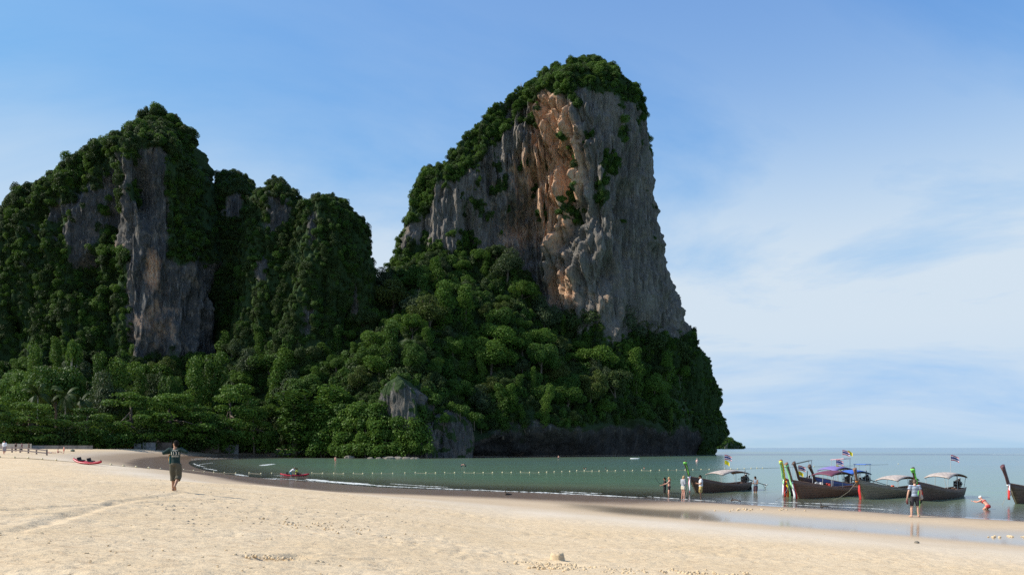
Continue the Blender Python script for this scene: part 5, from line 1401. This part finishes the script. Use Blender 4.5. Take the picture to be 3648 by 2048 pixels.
B8 = longtail((2868, 1756), 42, 'long-tail boat with a purple canopy and small pink upper roof behind the lettered boat', W_DARK, canopy=(1.0, 4.6, 1.75), top=col('purple_tarpaulin', (.22, .18, .42), .6), upper=(1.2, 2.6, 2.75, col('pink_awning', (.75, .42, .42), .7), .6, R(5)), flags=[(3.4, .3, 1.8, 2.75, ('th', 'ro')), (1.6, 0, 2.7, 3.55, ('th',)), (.6, 0, 2.5, 3.5, ('ro',))])
B4 = longtail((2925, 1757), 40, 'long-tail boat with blue hull and blue canopy in the middle of the row', wood('blue_paint', (.05, .08, .26), .3), tip=2.3, prow_mat=W_DARK, canopy=(1.2, 4.9, 1.45), top=col('blue_tarpaulin', (.06, .16, .52), .6), lining=col('dark_blue_lining', (.03, .05, .12)), upper=(.7, 1.7, 2.3, MATS['blue_tarpaulin'], .55, 0), tyre=[(.25, .3), (.42, .3)], shaft_dir=.12)
B5 = longtail((3078, 1777), 41, 'weathered grey brown long-tail boat with a plain wooden prow and a red cloth', W_OLIVE, H=Hull(9.0, .9), tip=2.25, lean=.35, prow_mat=W_PROW, canopy=(1.4, 5.4, 1.22), top=CREAM, wrap=[(.26, ORA, .04)], tails=[(.16, REDC, 1.3, .10, -.05, .12)], tyre=[(.3, .35)])
B6 = longtail((3283, 1783), 44, 'dark long-tail boat with its prow wrapped in bright green cloth behind the striped man', W_DARK, tip=2.3, lean=.62, canopy=(1.0, 5.2, 1.50), ribbons=[(.22, .98, G_NEON, .12, .02, None, .5)], wrap=[(.93, G_NEON, .07), (.84, G_NEON, .1), (.30, G_NEON, .12)], tails=[(.2, G_NEON, 1.3, .07, -.15, .12), (.2, REDC, .8, .14, -.3, .15)], flags=[(2.1, 0, 1.8, 3.2, ('th',))], name_rows=[('SAM OSE POLNA', .17, .84, .12), ('NA RIVTHAN', .15, .82, .32)], stripe=WHITE, shaft_dir=-.35)
B7 = longtail((3623, 1793), 31, 'long-tail boat with a bare reddish prow cut by the right edge', W_DARK, tip=2.55, lean=.72, prow_mat=col('plum_wood', (.13, .055, .06), .6), canopy=(1.6, 5.0, 1.6), top=col('plum_canopy', (.16, .05, .075)), wrap=[(.24, WHC, .06)], tails=[(.2, REDC, .9, .08, .22, .1), (.22, WHC, .7, .05, .05, .12)], name_rows=[('TN LEK', .3, .80, .12)])
# mooring ropes, part of the boats they are tied to
ROPE = col('rope', (.30, .27, .20), .9)
def mooring(boat, tail_px, z=0.0):
    root, H = boat
    M_ = Matrix.Translation(root.location) @ Matrix.Rotation(root.rotation_euler.z, 4, 'Z')
    a = Vector((H.L + H.rake + .05, 0, H.sheer(1) * .95)); b = M_.inverted() @ Vector((*_sea(*tail_px), z - .05))
    MB().tube([a, a.lerp(b, .3) + Vector((0, 0, -.28)), a.lerp(b, .65) + Vector((0, 0, -.25)), b], .012, 5).build('mooring_rope', ROPE, root)
mooring(B7, (3568, 1797)); mooring(B3, (2760, 1782)); mooring(B5, (2960, 1780)); mooring(B1, (2440, 1775))
# bundles inside the boats
def bundle(px, py, Y, mat, lab, r=(.28, .2, .17), nm='life_jacket', cat='life jacket'):
    P = at(px, py, Y); b = MB()
    for s in (-1, 1): b.ball((P[0] + s * r[0] * .45, P[1], P[2]), (r[0] * .55, r[1], r[2]), 10, 7)
    b.tube([(P[0] - r[0] * .5, P[1] - .05, P[2] + r[2] * .8), (P[0] + r[0] * .5, P[1] - .05, P[2] + r[2] * .8)], .05, 6)
    tag(b.build(nm, mat, None, True), lab, cat)
bundle(2948, 1728, 63.5, clothm('life_jacket_red', (.42, .05, .04)), 'dark red life jackets stowed under the canopy of the lettered boat')
bundle(3140, 1737, 62.5, clothm('life_jacket_orange', (.62, .12, .05)), 'orange red life jacket lying in the weathered grey brown boat')
bundle(3180, 1742, 63, MATS['life_jacket_orange'], 'orange bundle standing midway along the weathered grey brown boat', (.16, .15, .34), 'bundle', 'bundle')
for i, (px, py) in enumerate([(2910, 1722), (2925, 1724), (2937, 1727)]):
    bundle(px, py, 62.8, (MATS['grey_shirt'], MATS['white_shirt'], MATS['black_cotton'])[i], ('grey', 'white', 'black')[i] + ' bag lying on the side of the lettered boat', (.17, .14, .13), 'bag', 'bag')

# --- kayaks
def kayak(loc, rz, L, label, tilt=0):
    root = empty('kayak', loc, rz, label, 'kayak', 'red kayaks')
    T = np.linspace(0, 1, 21); V = []; n = 12
    for t in T:
        w = .40 * max(.03, math.sin(math.pi * t) ** .62); top_ = .30 + .20 * abs(2 * t - 1) ** 2.5; bot = .02 + .26 * abs(2 * t - 1) ** 3.2
        for k in range(n):
            a = 2 * math.pi * k / n; cz_ = (top_ + bot) / 2; hz = (top_ - bot) / 2
            V.append((L * (t - .5), w * math.cos(a), cz_ + hz * math.sin(a) * (.8 if math.sin(a) > 0 else 1)))
    Fs = [(i * n + k, i * n + (k + 1) % n, (i + 1) * n + (k + 1) % n, (i + 1) * n + k) for i in range(20) for k in range(n)] + [tuple(reversed(range(n))), tuple(20 * n + k for k in range(n))]
    MB().add(V, Fs).build('hull', col('red_plastic', (.42, .014, .03), .35, .12), root, True)
    for x in (-.22 * L, .12 * L):
        s = MB(); s.box((x - .2, 0, .46), (.08, .44, .26), (0, R(-14), 0)); s.box((x + .05, 0, .32), (.46, .44, .06)); s.build('seat', col('black_foam', (.02, .02, .022), .8), root)
    for x in (-.46 * L, .46 * L): MB().tube([(x, -.05, .46), (x, 0, .53), (x, .05, .46)], .014, 5).build('carry_handle', MATS['black_foam'], root)
    return root
ga = ground_at(252, 1648); gb = ground_at(374, 1655)
gk = ground_at(312, 1654)
k_ = kayak(gk + Vector((0, 0, .02)), 0, 122 / F * gk.y, 'red double kayak lying empty on the dry sand at left')
k_.rotation_euler = (R(8), R(4), R(-14))
kayak(Vector((kx, ky, -.08)), R(-6), 3.95, 'red double kayak afloat with a person seated in it')

# --- float line that keeps boats out of the swimming area: rope and floats move together
FL = [(-40, 1626), (0, 1630), (52, 1632), (100, 1634), (150, 1637), (200, 1641), (395, 1657), (440, 1661), (485, 1665), (530, 1669), (572, 1671), (655, 1674), (690, 1677), (728, 1681), (762, 1683), (800, 1685), (840, 1687), (888, 1686), (930, 1688), (968, 1687), (1112, 1686), (1150, 1687), (1190, 1687), (1224, 1688), (1260, 1687), (1293, 1688), (1328, 1687), (1360, 1687), (1400, 1687), (1443, 1686), (1480, 1685), (1518, 1686), (1552, 1686), (1585, 1685), (1620, 1685), (1655, 1684), (1690, 1685), (1722, 1685), (1755, 1685), (1790, 1684), (1822, 1684), (1855, 1683), (1887, 1684), (1920, 1684), (1948, 1683), (1975, 1682), (2002, 1681), (2030, 1680), (2055, 1678), (2082, 1678), (2110, 1679), (2135, 1679), (2164, 1678), (2193, 1678), (2224, 1677), (2254, 1677), (2286, 1676), (2319, 1677), (2350, 1676), (2381, 1675), (2411, 1675), (2441, 1675), (2469, 1674), (2498, 1673), (2527, 1673), (2582, 1671), (2604, 1671), (2628, 1671), (2652, 1670), (2676, 1669), (2697, 1668), (2717, 1668), (2800, 1665), (2900, 1662), (3000, 1660), (3090, 1656), (3200, 1653)]
fl_root = None
line = empty('float_line', ground_at(690, 1677, 0.0), 0, 'rope strung with pale yellow floats crossing the sand and the bay', 'float line')
fm_ = col('pale_yellow_float', (.66, .58, .36), .5); fme = None; pts = []
off_ = Vector(line.location)
for px, py in FL:
    g_ = ground_at(px, py, 0.0) if py > 1600 else None
    pts.append(g_ + Vector((0, 0, .06)) - off_)
ropeV = []
for a, b in zip(pts[:-1], pts[1:]):
    for k in range(3):
        q = a.lerp(b, k / 3); w_ = q + off_; q.z = max(gz(w_.x, w_.y), 0) + .03 - off_.z; ropeV.append(q)
MB().tube(ropeV, .022, 4).build('rope', col('grey_rope', (.25, .22, .16)), line)
fme = MB().ball((0, 0, 0), (.12, .10, .10), 10, 7).mesh('float', True); fme.materials.append(fm_)
for i, q in enumerate(pts):
    o = bpy.data.objects.new('float', fme); COL.objects.link(o); o.parent = line; o.location = q + Vector((0, 0, .03)); o.rotation_euler = (0, 0, random.uniform(0, 3))
    d_ = (q + off_).y; o.scale = (1.0 if d_ > 80 else .9,) * 3
x, y = _sea(2483, 1646); 
bo = MB().ball((x, y, .3), (.32, .32, .42), 12, 8); bo.tube([(x, y, .6), (x, y, 1.1)], .04, 6); tag(bo.build('buoy', col('pink_buoy', (.70, .42, .36), .5), None, True), 'single pale pink buoy beyond the green prow', 'buoy')
x, y = _sea(2262, 1635)
wb = MB(); wb.tube([(x - 1.6, y, .25), (x - 1.0, y, .18), (x + .9, y, .18), (x + 1.6, y, .35)], [(.06, .06), (.35, .22), (.32, .2), (.05, .05)], 10); tag(wb.build('dinghy', WHITE, None, True), 'tiny white dinghy lying under the cliff', 'dinghy')
# ================================================================== things along the back of the beach and on the sand
PLANK = wood('grey_plank', (.17, .135, .13), .3)
# wooden rail fence
fa = ground_at(-60, 1602); 
def fpt(px, Y=132.0): x = (px - 1824) / F * Y; return Vector((x, Y, gz(x, Y)))
fr_ = empty('rail_fence', fpt(60), 0, 'low wooden rail fence at the left end of the beach', 'fence')
fo = Vector(fr_.location)
fx = [-75, -45, -15, 14, 43, 72, 101, 130, 167]
for px in fx:
    q = fpt(px, 132 - px * .03) - fo; MB().box(q + Vector((0, 0, .38)), (.18, .16, 1.15)).build('post', PLANK, fr_)
for zz, dk in ((.78, 0), (.36, 0)):
    for a, b in zip(fx[:-1], fx[1:]):
        p0, p1 = fpt(a, 132 - a * .03) - fo, fpt(b, 132 - b * .03) - fo; c = p0.lerp(p1, .5) + Vector((0, -.11, zz)); dv = p1 - p0
        MB().box(c, (dv.length, .05, .20), (0, -math.asin(dv.z / dv.length), math.atan2(dv.y, dv.x))).build('rail', PLANK, fr_)
# low garden walls under the trees
CONC = simple('grey_render', (.20, .20, .195), .9, .25, .8)
CONC_B = simple('brown_render', (.15, .115, .09), .9, .2, .8)
def wall(pxs, top, Y, mat, label, grp=None, nm='garden_wall'):
    x0 = (pxs[0] - 1824) / F * Y; x1 = (pxs[1] - 1824) / F * Y; xm = (x0 + x1) / 2
    zb = gz(xm, Y) - .4; zt = CZ + (HZ - top) / F * Y
    b = MB().box((xm, Y, (zb + zt) / 2), (x1 - x0, .25, zt - zb)); b.box((xm, Y, zt + .04), (x1 - x0 + .1, .36, .08))
    tag(b.build(nm, mat), label, 'wall', grp)
GW = 'garden walls at the back of the beach'
wall((478, 503), 1580, 270, CONC, 'narrow grey wall panel left of the walking man', GW)
wall((509, 554), 1576, 270, CONC, 'wide pale grey wall panel left of the walking man', GW)
wall((560, 612), 1576, 276, CONC_B, 'brown wall stretch just left of the walking man', GW)
wall((650, 780), 1580, 293, CONC_B, 'long brown wall right of the walking man', GW)
wall((786, 850), 1583, 300, CONC, 'grey wall end under the trees at the right', GW)
wall((-80, 112), 1581, 226, simple('pale_stone', (.42, .40, .36), .9, .1), 'long low pale wall behind the rail fence', GW)
wall((112, 330), 1587, 236, CONC, 'long low grey wall right of the rail fence', GW)
# thatched hut half hidden under the trees
hx_, hy_ = (535 - 1824) / F * 276, 276; hz_ = gz(hx_, hy_)
hut = empty('beach_hut', (hx_, hy_, hz_), 0, 'small hut with a brown thatched roof half hidden under the trees', 'hut')
TH = simple('dry_thatch', (.26, .16, .09), .95, .3, 3)
MB().add([(-3.2, -2, 2.5), (3.2, -2, 2.5), (3.2, 2, 2.5), (-3.2, 2, 2.5), (-1.6, 0, 4.6), (1.6, 0, 4.6)], [(0, 1, 5, 4), (1, 2, 5), (2, 3, 4, 5), (3, 0, 4), (3, 2, 1, 0)]).build('roof', TH, hut)
MB().box((0, .3, 1.25), (5, 3, 2.5)).build('wall', CONC_B, hut)
MB().box((-.8, -1.23, 1.0), (.9, .06, 2.0)).build('door', PLANK, hut)
MB().box((1.2, -1.23, 1.4), (1.1, .06, .9)).build('window', IRON, hut)
# flat rocks at the far water's edge
RK = simple('shore_rock', (.20, .18, .145), .95, .25, 1.2)
for i in range(30):
    px = 1090 + i * 13.5 + random.uniform(-5, 5); py = 1619 + (px - 1090) * .034 + random.uniform(-1.5, 4)
    x, y = _sea(px, min(py + 3, 1634)); b = MB(); s = random.uniform(.7, 1.7)
    b.ball((0, 0, 0), (s * 1.2, s, .55 * s), 9, 6); V = np.array(b.v); V = V * (1 + .28 * pnoise(V * .9 + i, i))[:, None]; b.v = [tuple(v) for v in V]
    o = b.build('boulder', RK, None, False, (x, y, .08)); tag(o, 'flat grey brown rock at the far water edge below the shrub bank', 'rock', 'flat rocks at the far water edge')
# pebbles strewn round the head of the bay and shells in the wet band: uncountable
PV, PF = [], []
g = np.random.default_rng(77)
def pebble(x, y, z, s):
    k = len(PV); h = s * .5
    PV.extend([(x - s, y, z), (x, y - s, z), (x + s, y, z), (x, y + s, z), (x, y, z + h)]); PF.extend([(k, k + 1, k + 4), (k + 1, k + 2, k + 4), (k + 2, k + 3, k + 4), (k + 3, k, k + 4)])
for _ in range(420):
    px = g.uniform(680, 900); py = 1632 + 4 * abs(math.sin(px / 60)) + g.normal(0, 1.8); q = ground_at(px, py); pebble(q.x, q.y, q.z, g.uniform(.08, .3))
for _ in range(260):
    px = g.uniform(520, 1500); py = g.uniform(1700, 1880); q = ground_at(px, py)
    if q.z > .2: pebble(q.x, q.y, q.z, g.uniform(.015, .05))
me = bpy.data.meshes.new('pebbles'); me.from_pydata(PV, [], PF); me.update()
tag(link('pebbles', me, RK), 'scattered pebbles and weed on the sand', None, None, 'stuff')
# crumbs of trodden sand round the sand castle and the dug hole
SAND = bpy.data.materials['beach_sand']
CAST = simple('packed_sand', (.60, .46, .285), .95, .12, 20)
q0 = ground_at(1984, 1996)
cs = MB(); V = []; n = 20
for z, r in ((-.03, .20), (.0, .165), (.06, .15), (.12, .138), (.15, .125), (.155, .06)):
    for k in range(n):
        a = 2 * math.pi * k / n; rr = r * (1 + .06 * math.cos(5 * a) + .02 * math.sin(9 * a)); V.append((rr * math.cos(a), rr * math.sin(a), z + (.018 * (k % 4 < 2) if z > .14 and r > .1 else 0)))
cs.add(V, [(i * n + k, i * n + (k + 1) % n, (i + 1) * n + (k + 1) % n, (i + 1) * n + k) for i in range(5) for k in range(n)] + [tuple(5 * n + k for k in range(n))])
tag(cs.build('sandcastle', CAST, None, True, q0 + Vector((0, 0, -.01))), 'small bucket shaped sandcastle on the foreground sand', 'sandcastle')
CV, CF = [], []
def clods(px, py, wx, wy, n, s0, s1):
    c = ground_at(px, py)
    for _ in range(n):
        x = c.x + g.normal(0, wx); y = c.y + g.normal(0, wy); z = gz(x, y); s = g.uniform(s0, s1); b = MB().ball((x, y, z + s * .2), (s * g.uniform(.8, 1.5), s, s * .7), 6, 4, (g.uniform(0, 3), 0, g.uniform(0, 3)))
        k = len(CV); CV.extend(b.v); CF.extend([tuple(k + i for i in f) for f in b.f])
clods(1990, 2020, .28, .35, 150, .012, .045); clods(1870, 2005, .22, .06, 40, .012, .04); clods(1010, 1990, .35, .2, 40, .012, .035); clods(960, 1988, .15, .1, 14, .015, .045); clods(2180, 2030, .3, .3, 60, .01, .03)
clods(2500, 2045, .8, .3, 120, .01, .04); clods(1200, 1880, .8, .8, 80, .012, .035); clods(2640, 1815, .6, .4, 14, .03, .08); clods(2800, 1816, .5, .3, 10, .03, .07); clods(3600, 1912, .4, .2, 14, .03, .07)
for _ in range(300):
    px = g.uniform(-50, 3700); py = 1800 + 250 * g.random() ** .8 + max(0, (px - 1800) * .03); q = ground_at(px, py); s = g.uniform(.006, .02)
    b = MB().ball((q.x, q.y, q.z + s * .2), (s * 1.4, s, s * .6), 5, 3, (0, 0, g.uniform(0, 3))); k = len(CV); CV.extend(b.v); CF.extend([tuple(k + i for i in f) for f in b.f])
me = bpy.data.meshes.new('sand_clods'); me.from_pydata(CV, [], CF); me.update()
tag(link('sand_clods', me, CAST), 'clods of trodden sand', None, None, 'stuff')
# driftwood and stones
DW = simple('wet_driftwood', (.06, .042, .03), .8, .2, 6)
def stick(px0, py0, px1, py1, r, label, z=.05):
    a, b = ground_at(px0, py0, 0.0), ground_at(px1, py1, 0.0); m = MB()
    m.tube([a + Vector((0, 0, z)), a.lerp(b, .4) + Vector((0, 0, z * 1.6)), b + Vector((0, 0, z))], [r, r * .8, r * .45], 7); m.tube([a.lerp(b, .2) + Vector((0, 0, z)), a.lerp(b, .25) + Vector((-.15, .1, z + .35))], [r * .6, r * .3], 6)
    tag(m.build('driftwood', DW, None, True), label, 'driftwood')
stick(2605, 1788, 2640, 1791, .06, 'forked dark driftwood branch at the water edge below the first boat', .12)
stick(2922, 1807, 2960, 1808, .05, 'straight dark driftwood stick on the wet sand below the lettered boat')
stick(1800, 1763, 1822, 1762, .10, 'dark lump of driftwood on the wet brown sand', .05)
stick(1056, 1714, 1090, 1717, .06, 'short dark driftwood on the sand near the kayak')
q = ground_at(3266, 1934); b = MB().ball((0, 0, .02), (.085, .07, .06), 10, 7); V = np.array(b.v); V = V * (1 + .25 * pnoise(V * 14, 3))[:, None]; b.v = [tuple(v) for v in V]
tag(b.build('stone', RK, None, True, q), 'lone brown stone on the sand below the striped man', 'stone')
